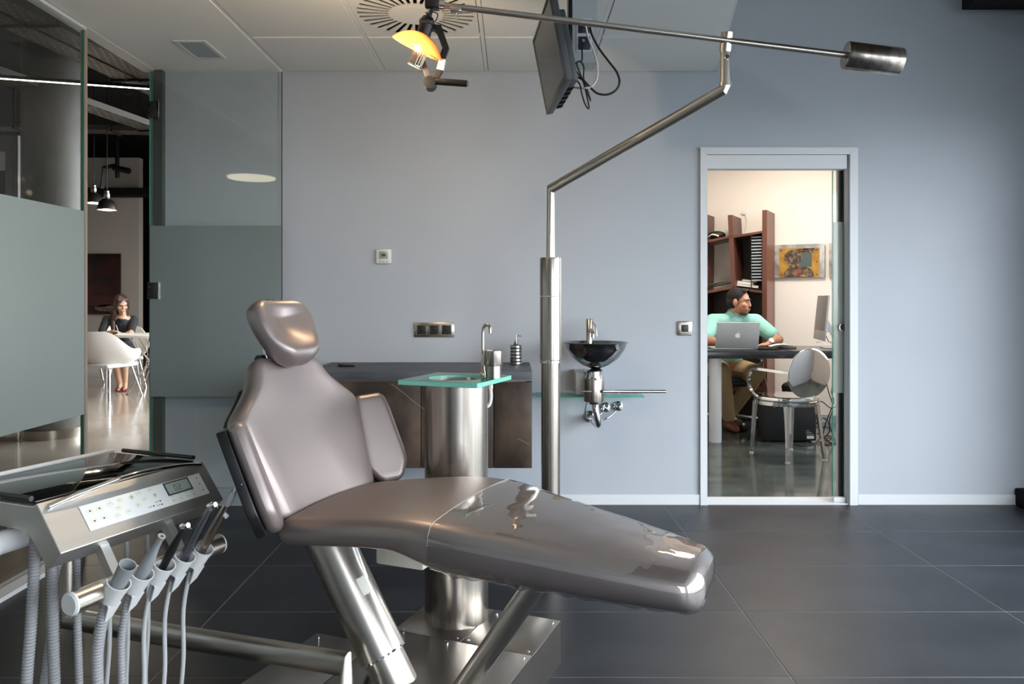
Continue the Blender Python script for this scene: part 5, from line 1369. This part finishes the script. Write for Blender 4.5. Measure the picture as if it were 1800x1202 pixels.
tag(MB().tube(spline(dpts, 6), 0.004, 8).build('desk_cable', 'cable_white'), 'white cable running down from the desk past the black bag', 'cable')
# ================================================================== LOBBY
col_ = thing('concrete_column', 'round concrete column standing behind the frosted glass partition', 'column', (-4.05, 6.65, 0))
MB().cyl((0, 0, 0), (0, 0, 3.995), 0.235, seg=48).build('shaft', 'concrete', col_)
MB().lathe([(0.236, 0.0), (0.245, 0.0), (0.245, 0.08), (0.236, 0.085)], seg=48).build('foot_ring', 'nickel', col_)

kiosk = thing('reception_frame', 'dark framed opening with cream head panel seen past the partition', 'frame', (-5.2, 7.2, 0))
m = MB(); m.box((-0.6, -0.05, 0.0), (-0.5, 0.05, 2.75)); m.box((0.40, -0.05, 0.0), (0.52, 0.05, 2.75)); m.box((-0.5, -0.05, 2.6), (0.40, 0.05, 2.75))
m.build('frame_bars', 'concrete', kiosk, flat=True)
B((-0.5, -0.03, 2.42), (0.40, 0.03, 2.6)).build('head_panel', 'office_wall', kiosk, flat=True)
B((-0.5, -0.015, 0.02), (0.40, 0.0, 2.42)).build('infill_panel', 'dark_profile', kiosk, flat=True)

# cable trays: sheet metal channels whose floors are cut by rows of slots
def cable_tray(label, p0, p1, w_, z, n):
    p0, p1 = Vector(p0), Vector(p1); d = p1 - p0; L_ = d.length
    t = thing('cable_tray', label, 'cable tray', (p0.x, p0.y, z), math.atan2(d.y, d.x), 'cable trays under the black ceiling')
    m = MB()
    m.box((0, -w_/2, 0.0), (L_, -w_/2 + 0.004, 0.06)); m.box((0, w_/2 - 0.004, 0.0), (L_, w_/2, 0.06))
    m.build('side_rails', 'tray_metal', t, flat=True)
    rows = 6
    fl = MB()
    for r in range(rows + 1):
        y = -w_/2 + 0.004 + (w_ - 0.008) * r / rows
        fl.box((0, y - 0.008, 0.0), (L_, y + 0.008, 0.002))
    k = 0; x = 0.0
    while x < L_:
        for r in range(rows):
            ya = -w_/2 + 0.004 + (w_ - 0.008) * r / rows
            off = 0.06 * (r % 2)
            fl.box((x + off, ya + 0.008, 0.0), (min(L_, x + off + 0.035), ya + (w_ - 0.008)/rows - 0.008, 0.002))
        x += 0.12
    fl.build('slotted_floor', 'tray_metal', t, flat=True, kind='stuff', weld=False)
    for q in range(n):
        x = L_ * (q + 0.5) / n
        MB().cyl((x, -w_/2 - 0.03, -0.01), (x, w_/2 + 0.03, -0.01), 0.012, seg=8).build('cross_bar', 'black_metal', t)
        for s in (-1, 1): MB().cyl((x, s*(w_/2 + 0.02), -0.01), (x, s*(w_/2 + 0.02), 3.995 - z), 0.004, seg=6).build('hanger_rod', 'black_metal', t)
cable_tray('slotted cable tray nearest the ceiling edge over the glass partition', (-3.36, 3.2), (-2.98, 7.0), 0.17, 3.05, 3)
cable_tray('slotted cable tray directly beside the nearest one', (-3.58, 3.2), (-3.2, 7.0), 0.17, 3.05, 3)
cable_tray('slotted cable tray passing below the light line', (-4.35, 5.2), (-3.75, 8.6), 0.22, 3.0, 3)
cable_tray('short far cable tray crossing above the pendant lamps', (-6.6, 9.2), (-4.4, 9.5), 0.25, 3.28, 2)
ledt = thing('led_tube', 'thin glowing light line under the black lobby ceiling', 'ceiling light', (-3.7, 5.93, 2.905))
ledt.rotation_euler = (0, 0, math.radians(16))
B((-1.0, -0.012, 0.004), (0.83, 0.012, 0.03)).build('profile', 'dark_profile', ledt, flat=True)
B((-1.0, -0.010, 0.0), (0.83, 0.010, 0.0038)).build('light_strip', 'led', ledt, flat=True)
for x in (-0.8, 0.6): MB().cyl((x, 0, 0.03), (x, 0, 1.09), 0.003, seg=6).build('suspension_wire', 'black_metal', ledt)
# disc lamp in the lobby whose reflection shows in the open glass door
dl = thing('disc_lamp', 'round glowing disc lamp mirrored in the open glass door', 'ceiling light', (-2.86, 0.45, 2.52))
MB().lathe([(0.0, 0.0), (0.25, 0.0), (0.25, 0.012), (0.0, 0.012)], seg=48).build('light_disc', 'disc_lamp', dl)
MB().lathe([(0.0, 0.0125), (0.262, 0.0125), (0.262, 0.045), (0.0, 0.05)], seg=48).build('lamp_back', 'white_plastic', dl)
MB().cyl((0, 0, 0.05), (0, 0, 1.475), 0.008, seg=10).build('stem', 'white_plastic', dl)

def pendant(label, px, Y, ybot):
    p = at(px, ybot, Y)
    t = thing('pendant_lamp', label, 'pendant lamp', p, 0, 'pendant lamps over the lobby table')
    MB().lathe([(0.112, 0.0), (0.110, 0.012), (0.104, 0.05), (0.085, 0.095), (0.055, 0.125), (0.030, 0.138), (0.028, 0.138), (0.053, 0.122), (0.082, 0.092), (0.100, 0.05), (0.107, 0.0), (0.112, 0.0)], seg=36).build('shade', 'pendant_metal', t, angle=60)
    MB().lathe([(0.028, 0.138), (0.030, 0.145), (0.034, 0.15), (0.034, 0.19), (0.026, 0.20), (0.026, 0.225), (0.006, 0.24), (0.0, 0.24)], seg=24).build('socket_cap', 'nickel', t)
    MB().sphere((0, 0, 0.055), 0.032, 14, 10).build('bulb', 'pendant_bulb', t)
    MB().cyl((0, 0, 0.23), (0, 0, 3.99 - p.z), 0.005, seg=8).build('cord', 'black_metal', t)
    lamp_light('pendant_glow', p + Vector((0, 0, 0.0)), 9, (1.0, 0.86, 0.66), 0.04)
pendant('dark metal pendant lamp hanging lower and nearer', 188, 9.0, 369)
pendant('dark metal pendant lamp hanging behind the lower one', 165, 9.6, 357)
pr_ = at(206, 300, 12.9)
sp = thing('ceiling_spotlight', 'black spotlight bracket in front of the pale lobby wall', 'spotlight', pr_)
MB().cyl((0, 0, -0.12), (0, 0, 0.6), 0.035, seg=14).build('spot_stem', 'black_metal', sp)
MB().cyl((-0.05, 0, 0.05), (0.25, -0.1, -0.02), 0.05, seg=16).build('spot_head', 'black_metal', sp)
MB().tube([(0, 0, 0.1), (-0.22, 0, 0.05), (-0.26, 0, -0.3)], 0.035, 4).build('spot_arm', 'black_metal', sp, flat=True)

# painting on the lobby wall
c_ = at(168, 499, 13.27)
lp = thing('wall_painting', 'large dark red and black painting on the lobby wall', 'painting', c_)
B((-0.46, -0.03, -0.53), (0.45, 0.0, 0.53), bev=0.003).build('canvas', 'painting_dark', lp)
for k, (x, z, rx, rz) in enumerate(((0.08, -0.30, 0.28, 0.10), (-0.18, -0.10, 0.16, 0.09), (0.2, -0.42, 0.2, 0.06))):
    MB().prism([(x + rx*math.cos(2*math.pi*i/18)*(1 + 0.2*noise.noise((i, k, 0))), z + rz*math.sin(2*math.pi*i/18)*(1 + 0.3*noise.noise((i, k, 5)))) for i in range(18)], frame((0, -0.0302, 0), (1, 0, 0), (0, 0, 1)), 0.001).build('brush_patch', ['paint_maroon', 'paint_maroon', 'paint_brown'][k], lp, flat=True)

# white shell armchair
def shell_chair(label, loc, rot, group):
    t = thing('shell_chair', label, 'chair', loc, rot, group)
    def surf(u, v, off=0.0):
        a = math.radians(-128 + 256*u)                  # 0 = back, towards +-128 = arms
        k = abs(a) / math.radians(128)
        q_ = max(0.0, min(1.0, (k - 0.32)/0.45)); top = 0.82 - 0.22*q_*q_*(3 - 2*q_)
        if k > 0.90: top -= 0.05*((k - 0.90)/0.10)**2
        z = 0.40 + (top - 0.40) * v
        rr = (0.19 + 0.115*(1 - (1 - v)**2.2)) - off
        lean = -0.07*v*(1 - k)
        return Vector((rr*1.02*math.sin(a), -rr*math.cos(a) + lean + 0.03, z))
    m = MB()
    nu, nv = 48, 14
    m.grid(lambda u, v: surf(u, v), nu, nv); m.grid(lambda u, v: surf(u, v, 0.012), nu, nv)
    m.loft([[surf(i/nu, 1.0) for i in range(nu + 1)], [surf(i/nu, 1.0, 0.012) for i in range(nu + 1)]], closed=False)
    m.loft([[surf(0, j/nv) for j in range(nv + 1)], [surf(0, j/nv, 0.012) for j in range(nv + 1)]], closed=False)
    m.loft([[surf(1, j/nv) for j in range(nv + 1)], [surf(1, j/nv, 0.012) for j in range(nv + 1)]], closed=False)
    m.build('shell', 'white_shell', t, angle=60)
    MB().pad(-0.20, 0.24, lambda l: 0.21 if l < 0.1 else 0.21 - 0.05*(l - 0.1), lambda l: 0.425, lambda l: 0.375, 0.022, lambda l, x, z: Vector((x, l, z + 0.06*max(0, l - 0.15))), n=16).build('seat', 'white_shell', t, angle=60)
    for sx_, sy_ in ((-1, -1), (1, -1), (-1, 1), (1, 1)):
        MB().tube([(sx_*0.16, sy_*0.15 + 0.02, 0.385), (sx_*0.235, sy_*0.225 + 0.02, 0.0)], lambda q: 0.014 - 0.004*q, 12).build('leg', 'chrome', t)
    return t
shell_chair('white shell armchair with its back turned, nearest the doorway', (-4.965, 9.23, 0), math.radians(-16), 'white shell chairs').scale = (1.18, 1.15, 1.0)
shell_chair('white shell armchair the woman in black sits on', (-5.32, 10.35, 0), math.radians(215), 'white shell chairs')
shell_chair('white shell armchair half hidden at the far left', (-6.05, 10.75, 0), math.radians(120), 'white shell chairs')
# round wire table
tb = thing('cafe_table', 'round white cafe table on a crossed wire base', 'table', (-4.66, 9.70, 0))
MB().lathe([(0.0, 0.725), (0.40, 0.725), (0.405, 0.735), (0.405, 0.752), (0.40, 0.757), (0.0, 0.757)], seg=56).build('table_top', 'white_shell', tb)
for k in range(4):
    a = math.pi/4 + k*math.pi/2
    for s in (-1, 1):
        b_ = a + s*0.30
        MB().tube([(0.24*math.cos(b_ + math.pi), 0.24*math.sin(b_ + math.pi), 0.724), (0.035*math.cos(b_ + s*1.2), 0.035*math.sin(b_ + s*1.2), 0.40), (0.27*math.cos(a), 0.27*math.sin(a), 0.008)], 0.007, 8).build('wire_leg', 'chrome', tb)
    MB().cyl((0.27*math.cos(a), 0.27*math.sin(a), 0), (0.27*math.cos(a), 0.27*math.sin(a), 0.012), 0.014, seg=10).build('foot_cap', 'black_rubber', tb)
ppr = thing('notepad', 'white notepad under the writing hand of the woman', 'notepad', (-5.02, 9.80, 0.757), 0.4)
B((-0.09, -0.12, 0.0), (0.09, 0.12, 0.006)).build('pages', 'paper', ppr, flat=True)
# ================================================================== PEOPLE
def remesh(m, name, material, parent, voxel=0.006, smooth=6):
    me = bpy.data.meshes.new('tmp'); m.bm.normal_update()
    bmesh.ops.recalc_face_normals(m.bm, faces=m.bm.faces[:]); m.bm.to_mesh(me); m.bm.free()
    o = bpy.data.objects.new('tmp', me); C.objects.link(o)
    r = o.modifiers.new('r', 'REMESH'); r.mode = 'VOXEL'; r.voxel_size = voxel
    s_ = o.modifiers.new('s', 'SMOOTH'); s_.factor = 0.5; s_.iterations = smooth
    dg = bpy.context.evaluated_depsgraph_get()
    me2 = bpy.data.meshes.new_from_object(o.evaluated_get(dg))
    bpy.data.objects.remove(o); bpy.data.meshes.remove(me)
    me2.name = name
    me2.materials.clear(); me2.materials.append(MATS[material])
    me2.polygons.foreach_set('use_smooth', [True] * len(me2.polygons))
    ob = bpy.data.objects.new(name, me2); C.objects.link(ob); ob.parent = parent
    return ob
def cap(m, p0, p1, r0, r1, seg=14):
    """tapering limb piece with round ends"""
    p0, p1 = Vector(p0), Vector(p1)
    x, y, d = basis(p1 - p0)
    L_ = (p1 - p0).length
    prof = [(r0*math.cos(t), -r0*math.sin(t)) for t in [math.pi/2*k/5 for k in range(5, 0, -1)]]
    prof = [(max(q, 1e-3), z) for q, z in prof] + [(r0, 0), (r1, L_)] + [(max(r1*math.cos(t), 1e-3), L_ + r1*math.sin(t)) for t in [math.pi/2*k/5 for k in range(1, 6)]]
    rings = [[p0 + d*z + (x*math.cos(2*math.pi*k/seg) + y*math.sin(2*math.pi*k/seg))*q for k in range(seg)] for q, z in prof]
    m.loft(rings)
def limb(m, pts):
    for (a, ra), (b_, rb) in zip(pts, pts[1:]): cap(m, a, b_, ra, rb)
def head_frame(c, face, up):
    f = Vector(face).normalized(); u = Vector(up); u = (u - f*u.dot(f)).normalized(); r = f.cross(u)
    return lambda x, y, z: Vector(c) + r*x + f*y + u*z, Matrix((r, f, u)).transposed()
def head(m, c, face, up, s=1.0):
    """cranium, jaw, brow, nose, chin and ears; x right, y forward, z up"""
    T, R = head_frame(c, face, up)
    def e(x, y, z, rx, ry, rz): m.sphere(T(x*s, y*s, z*s), Vector((rx, ry, rz))*s, 16, 12, R)
    e(0, -0.012, 0.030, 0.074, 0.094, 0.084)
    e(0, 0.022, -0.025, 0.060, 0.066, 0.078)
    e(0, 0.034, -0.078, 0.042, 0.044, 0.034)
    e(0, 0.070, -0.098, 0.018, 0.016, 0.016)
    e(0, 0.070, 0.030, 0.050, 0.018, 0.012)
    e(0.040, 0.058, -0.022, 0.022, 0.024, 0.020); e(-0.040, 0.058, -0.022, 0.022, 0.024, 0.020)
    cap(m, T(0, 0.084*s, 0.018*s), T(0, 0.099*s, -0.022*s), 0.0085*s, 0.0108*s)
    e(0, 0.090, -0.029, 0.016, 0.013, 0.008)
    e(0, 0.082, -0.060, 0.026, 0.014, 0.007); e(0, 0.080, -0.073, 0.022, 0.014, 0.008)
    for q in (-1, 1): e(q*0.076, -0.012, -0.008, 0.010, 0.021, 0.033)
    return T, R
def face_parts(T, R, s, parent, brow, eye_open=0.5, lipc='lips'):
    for q in (-1, 1):
        MB().sphere(T(q*0.030*s, 0.0815*s, 0.006*s), Vector((0.0125, 0.006, 0.0065*eye_open + 0.001))*s, 12, 8, R).build('eye', 'eye_dark', parent)
        MB().tube([T(q*0.012*s, 0.0895*s, 0.024*s), T(q*0.030*s, 0.0895*s, 0.031*s), T(q*0.050*s, 0.075*s, 0.024*s)], 0.0042*s, 8).build('eyebrow', brow, parent)
    MB().sphere(T(0, 0.0925*s, -0.065*s), Vector((0.023, 0.006, 0.0075))*s, 14, 8, R).build('mouth', lipc, parent)
def hand(m, w, d, n, s=1.0, curl=0.5, side=1):
    """w wrist, d towards the fingers, n out of the back of the hand; a palm, four fingers and a thumb"""
    w = Vector(w); d = Vector(d).normalized(); n = Vector(n); n = (n - d*n.dot(d)).normalized(); x = d.cross(n) * side
    R = Matrix((x, d, n)).transposed()
    m.sphere(w + d*0.048*s, Vector((0.040, 0.052, 0.016))*s, 14, 10, R)
    for k, (ox_, L_) in enumerate(((-0.030, 0.066), (-0.010, 0.076), (0.010, 0.072), (0.029, 0.056))):
        p = w + d*0.085*s + x*ox_*s
        dd = d
        for seg, fr in enumerate((0.42, 0.32, 0.26)):
            ang = curl * (0.5 + 0.6*seg)
            dd = (d*math.cos(ang) - n*math.sin(ang)).normalized()
            q = p + dd*L_*fr*s
            cap(m, p, q, (0.0088 - 0.0008*seg)*s, (0.0082 - 0.0008*seg)*s, 8); p = q
    p = w + d*0.03*s - x*0.036*s
    q = p + (d*0.7 - x*0.55 - n*0.25)*0.042*s; cap(m, p, q, 0.0115*s, 0.010*s, 8)
    r = q + (d*0.95 - x*0.05 - n*0.3).normalized()*0.030*s; cap(m, q, r, 0.0095*s, 0.008*s, 8)

# ---- man at the desk
man = thing('person', 'man in mint polo shirt and tan trousers sitting at the desk', 'person', (2.03, 7.1, 0))
o_ = Vector((2.03, 7.1, 0))
def W_(x, y, z): return Vector((x, y, z)) - o_
pel = W_(2.03, 7.20, 0.545); chest = W_(2.05, 7.10, 0.90); neckb = W_(2.07, 7.04, 1.055)
shR, shL = W_(1.865, 7.06, 0.985), W_(2.255, 7.05, 0.985)
elR, elL = W_(1.745, 6.90, 0.825), W_(2.40, 6.84, 0.835)
wrR, wrL = W_(1.90, 6.63, 0.812), W_(2.235, 6.62, 0.812)
hpR, hpL = W_(1.94, 7.17, 0.535), W_(2.12, 7.17, 0.535)
knR, knL = W_(1.895, 6.86, 0.545), W_(2.225, 6.90, 0.530)
anR, anL = W_(1.975, 6.93, 0.105), W_(2.055, 7.12, 0.13)
hc = W_(2.088, 6.985, 1.175)
body = MB()
limb(body, [(pel, 0.13), (W_(2.04, 7.16, 0.70), 0.125), (chest, 0.145), (W_(2.06, 7.06, 1.0), 0.09), (neckb, 0.062), (hc - Vector((0, -0.03, 0.05)), 0.055)])
for sh, el, wr in ((shR, elR, wrR), (shL, elL, wrL)): limb(body, [(neckb - Vector((0, 0, 0.05)), 0.06), (sh, 0.062), (el, 0.043), (el.lerp(wr, 0.35), 0.042), (wr, 0.026)])
for h_, k_, a_ in ((hpR, knR, anR), (hpL, knL, anL)): limb(body, [(pel, 0.11), (h_, 0.09), (k_, 0.06), (k_.lerp(a_, 0.4), 0.055), (a_, 0.036)])
fd, up_ = Vector((0.82, -0.56, -0.10)), Vector((0.03, 0.0, 1.0))
T, R = head(body, hc, fd, up_, 1.04)
hand(body, wrR, W_(2.0, 6.5, 0.80) - wrR, (0, 0, 1), 1.0, 0.5, 1)
hand(body, wrL, W_(2.13, 6.555, 0.797) - wrL, (0, 0, 1), 1.0, 0.55, -1)
bo_ = remesh(body, 'body', 'skin_man', man, 0.0055, 4)
face_parts(T, R, 1.04, bo_, 'hair_man', 0.35)
s = 1.04
hm = MB()                                            # short dark hair: cap over the crown, sides and nape
hm.sphere(T(0, -0.020*s, 0.048*s), Vector((0.080, 0.098, 0.082))*s, 20, 14, R)
hm.sphere(T(0, 0.035*s, 0.098*s), Vector((0.055, 0.048, 0.030))*s, 16, 10, R)
hm.sphere(T(0, -0.052*s, -0.005*s), Vector((0.074, 0.060, 0.060))*s, 16, 10, R)
for q in (-1, 1): hm.sphere(T(q*0.069*s, 0.012*s, 0.012*s), Vector((0.010, 0.020, 0.042))*s, 10, 8, R)
bmq = hm.bm
hair = remesh(hm, 'hair', 'hair_man', man, 0.006, 4)
# trim the fringe so that the forehead stays free
hmesh = hair.data
bmq = bmesh.new(); bmq.from_mesh(hmesh)
bmesh.ops.bisect_plane(bmq, geom=bmq.verts[:] + bmq.edges[:] + bmq.faces[:], plane_co=T(0, 0.052*s, 0.072*s), plane_no=(T(0, 1, -0.62) - T(0, 0, 0)).normalized(), clear_outer=True)
bmq.to_mesh(hmesh); bmq.free()
bd2 = MB()
bd2.sphere(T(0, 0.046*s, -0.088*s), Vector((0.0445, 0.0435, 0.028))*s, 16, 10, R)
bd2.tube([T(-0.026*s, 0.090*s, -0.064*s), T(-0.012*s, 0.099*s, -0.050*s), T(0.012*s, 0.099*s, -0.050*s), T(0.026*s, 0.090*s, -0.064*s)], 0.0048, 8)
bd2.build('beard', 'beard', man)
sh_ = MB()
limb(sh_, [(W_(2.035, 7.185, 0.66), 0.140), (W_(2.04, 7.15, 0.74), 0.145), (chest, 0.165), (W_(2.06, 7.06, 1.0), 0.105), (neckb - Vector((0, 0, 0.02)), 0.078)])
for sh, el in ((shR, elR), (shL, elL)): limb(sh_, [(neckb - Vector((0, 0, 0.06)), 0.075), (sh, 0.082), (sh.lerp(el, 0.72), 0.066)])
remesh(sh_, 'polo_shirt', 'polo', man, 0.008, 5)
cr = MB()
cr.lathe([(0.066, 0.0), (0.074, 0.02), (0.078, 0.045), (0.074, 0.045), (0.069, 0.02), (0.062, 0.0)], neckb - Vector((0, 0, 0.008)), (0.03, -0.28, 0.96), 28, a0=math.radians(-60), a1=math.radians(240))
cr.build('collar', 'polo', man)
for q in (-1, 1):
    c0 = neckb + Vector((q*0.02, -0.072, -0.01))
    MB().prism([(0, 0), (q*0.055, 0.045), (q*0.060, 0.0), (q*0.018, -0.035)], frame(c0, (1, 0, 0), (0, -0.3, 0.95)), 0.004).build('collar_flap', 'polo', man, flat=True)
tr_ = MB()
for h_, k_, a_ in ((hpR, knR, anR), (hpL, knL, anL)): limb(tr_, [(pel, 0.135), (h_, 0.110), (k_, 0.078), (k_.lerp(a_, 0.4), 0.072), (a_ + Vector((0, 0, 0.02)), 0.060)])
remesh(tr_, 'trousers', 'chino', man, 0.009, 4)
for a_, dr in ((anR, Vector((0.12, -1, 0))), (anL, Vector((0.25, -1, 0)))):
    dr = dr.normalized(); z_ = -a_.z
    m = MB()
    heel = Vector((a_.x, a_.y, 0.045)) - dr*0.03; toe = Vector((a_.x, a_.y, 0.036)) + dr*0.16
    limb(m, [(heel, 0.043), (heel.lerp(toe, 0.5) + Vector((0, 0, 0.004)), 0.041), (toe, 0.034)]); cap(m, a_, heel + dr*0.03, 0.045, 0.045)
    if a_ is anL:
        pass
    remesh(m, 'shoe', 'shoe_brown', man, 0.008, 3)
wt = MB().lathe([(0.0315, -0.011), (0.0335, -0.011), (0.0335, 0.011), (0.0315, 0.011)], wrL.lerp(elL, 0.12), elL - wrL, 20).build('watch_strap', 'black_rubber', man)
wp_ = wrL.lerp(elL, 0.12) + Vector((0, -0.026, 0.020))
MB().cyl(wp_, wp_ + Vector((0.004, -0.012, 0.009)), 0.023, seg=24).build('watch_face', 'watch_white', wt)

# ---- woman writing at the lobby table
wom = thing('person', 'woman with long brown hair in black dress writing at the cafe table', 'person', (-5.25, 10.2, 0))
o_ = Vector((-5.25, 10.2, 0))
pel = W_(-5.30, 10.26, 0.53); chest = W_(-5.25, 10.17, 0.86); neckb = W_(-5.215, 10.11, 0.985)
shR, shL = W_(-5.420, 10.10, 0.930), W_(-5.125, 10.20, 0.925)
elR, elL = W_(-5.43, 9.96, 0.735), W_(-5.06, 10.02, 0.745)
wrR, wrL = W_(-5.20, 9.85, 0.785), W_(-4.98, 9.86, 0.785)
hpR, hpL = W_(-5.37, 10.22, 0.515), W_(-5.22, 10.24, 0.515)
knR, knL = W_(-5.22, 9.88, 0.530), W_(-5.10, 9.92, 0.535)
anR, anL = W_(-5.175, 9.95, 0.085), W_(-5.125, 9.99, 0.10)
hc = W_(-5.205, 10.05, 1.135)
body = MB()
limb(body, [(pel, 0.125), (W_(-5.28, 10.24, 0.66), 0.105), (chest, 0.115), (W_(-5.225, 10.12, 0.94), 0.07), (neckb, 0.048), (hc - Vector((0, -0.02, 0.04)), 0.046)])
for sh, el, wr in ((shR, elR, wrR), (shL, elL, wrL)): limb(body, [(neckb - Vector((0, 0, 0.05)), 0.048), (sh, 0.048), (el, 0.034), (el.lerp(wr, 0.35), 0.034), (wr, 0.021)])
for h_, k_, a_ in ((hpR, knR, anR), (hpL, knL, anL)):
    limb(body, [(pel, 0.10), (h_, 0.088), (k_, 0.055), (k_.lerp(a_, 0.35), 0.054), (a_, 0.032)])
    t_ = Vector((a_.x + 0.05, a_.y - 0.13, 0.026)); limb(body, [(a_, 0.032), (a_ + Vector((0.01, -0.02, -a_.z + 0.04)), 0.030), (t_, 0.020)])
fd, up_ = Vector((0.66, -0.60, -0.44)), Vector((0.18, -0.3, 1.0))
T, R = head(body, hc, fd, up_, 0.97)
hand(body, wrR, Vector((0.9, -0.3, -0.12)), (0, 0.1, 1), 0.9, 0.6, 1)
hand(body, wrL, Vector((0.45, -0.8, -0.15)), (0, 0.1, 1), 0.9, 0.45, -1)
bo_ = remesh(body, 'body', 'skin_woman', wom, 0.0055, 4)
face_parts(T, R, 0.97, bo_, 'hair_woman', 0.25)
s = 0.97
hm = MB()
hm.sphere(T(0, -0.022*s, 0.046*s), Vector((0.086, 0.102, 0.088))*s, 20, 14, R)
hm.sphere(T(0, -0.045*s, -0.02*s), Vector((0.084, 0.074, 0.085))*s, 16, 10, R)
for q in (-1, 1):
    limb(hm, [(T(q*0.050*s, 0.030*s, 0.085*s), 0.030), (T(q*0.076*s, 0.022*s, 0.0), 0.022), (T(q*0.084*s, 0.012*s, -0.08*s), 0.024)])
fr1 = hc + Vector((-0.085, -0.03, -0.10))
limb(hm, [(fr1, 0.040), (chest + Vector((-0.075, -0.105, 0.06)), 0.040), (chest + Vector((-0.055, -0.13, -0.06)), 0.030), (chest + Vector((-0.05, -0.13, -0.15)), 0.014)])
limb(hm, [(hc + Vector((0.0, 0.06, -0.06)), 0.062), (hc + Vector((-0.02, 0.11, -0.20)), 0.055), (hc + Vector((-0.03, 0.13, -0.32)), 0.03)])
hair = remesh(hm, 'hair', 'hair_woman', wom, 0.006, 4)
bmq = bmesh.new(); bmq.from_mesh(hair.data)
dv = [v for v in bmq.verts]
Ri = R.transposed()
kill = []
for v in bmq.verts:
    q = Ri @ (v.co - hc)
    if q.y > 0.045*s and abs(q.x) < 0.052*s*(1 if q.z < 0.04 else max(0, 1 - (q.z - 0.04)/0.045)) and -0.14 < q.z < 0.085: kill.append(v)
bmesh.ops.delete(bmq, geom=kill, context='VERTS')
bmq.to_mesh(hair.data); bmq.free()
dr_ = MB()
limb(dr_, [(pel, 0.140), (W_(-5.28, 10.24, 0.66), 0.118), (chest, 0.130), (W_(-5.23, 10.125, 0.915), 0.080)])
for sh, el, wr in ((shR, elR, wrR), (shL, elL, wrL)): limb(dr_, [(W_(-5.24, 10.14, 0.90), 0.075), (sh, 0.060), (el, 0.046), (el.lerp(wr, 0.12), 0.043)])
for h_, k_ in ((hpR, knR), (hpL, knL)): limb(dr_, [(pel, 0.12), (h_, 0.102), (h_.lerp(k_, 0.62), 0.085)])
remesh(dr_, 'dress', 'dress', wom, 0.008, 5)
for a_ in (anR, anL):
    f_ = Vector((a_.x + 0.02, a_.y - 0.05, 0.004))
    m = MB(); m.pad(-0.105, 0.115, lambda l: 0.034, lambda l: 0.012, lambda l: 0.0, 0.005, lambda l, x, z, f_=f_: f_ + Vector((0.36*l + 0.93*x, -0.93*l + 0.36*x, z - 0.003)), n=10)
    so2 = m.build('sandal_sole', 'sandal', wom)
    MB().tube(spline([f_ + Vector((-0.012, -0.055, 0.012)), f_ + Vector((0.018, -0.075, 0.05)), f_ + Vector((0.056, -0.075, 0.012))], 5), 0.008, 8).build('sandal_strap', 'sandal', so2)
pn_ = W_(-5.09, 9.79, 0.80) + o_
pen = thing('pen', 'thin white pen held in the writing hand', 'pen', Vector((-5.105, 9.795, 0.765)))
MB().cyl((0, 0, 0), (-0.05, 0.03, 0.10), 0.004, seg=10).build('pen_barrel', 'white_plastic', pen)
MB().cyl((0, 0, 0), (0.003, -0.002, -0.006), 0.003, 0.0008, seg=10).build('pen_tip', 'black_plastic', pen)
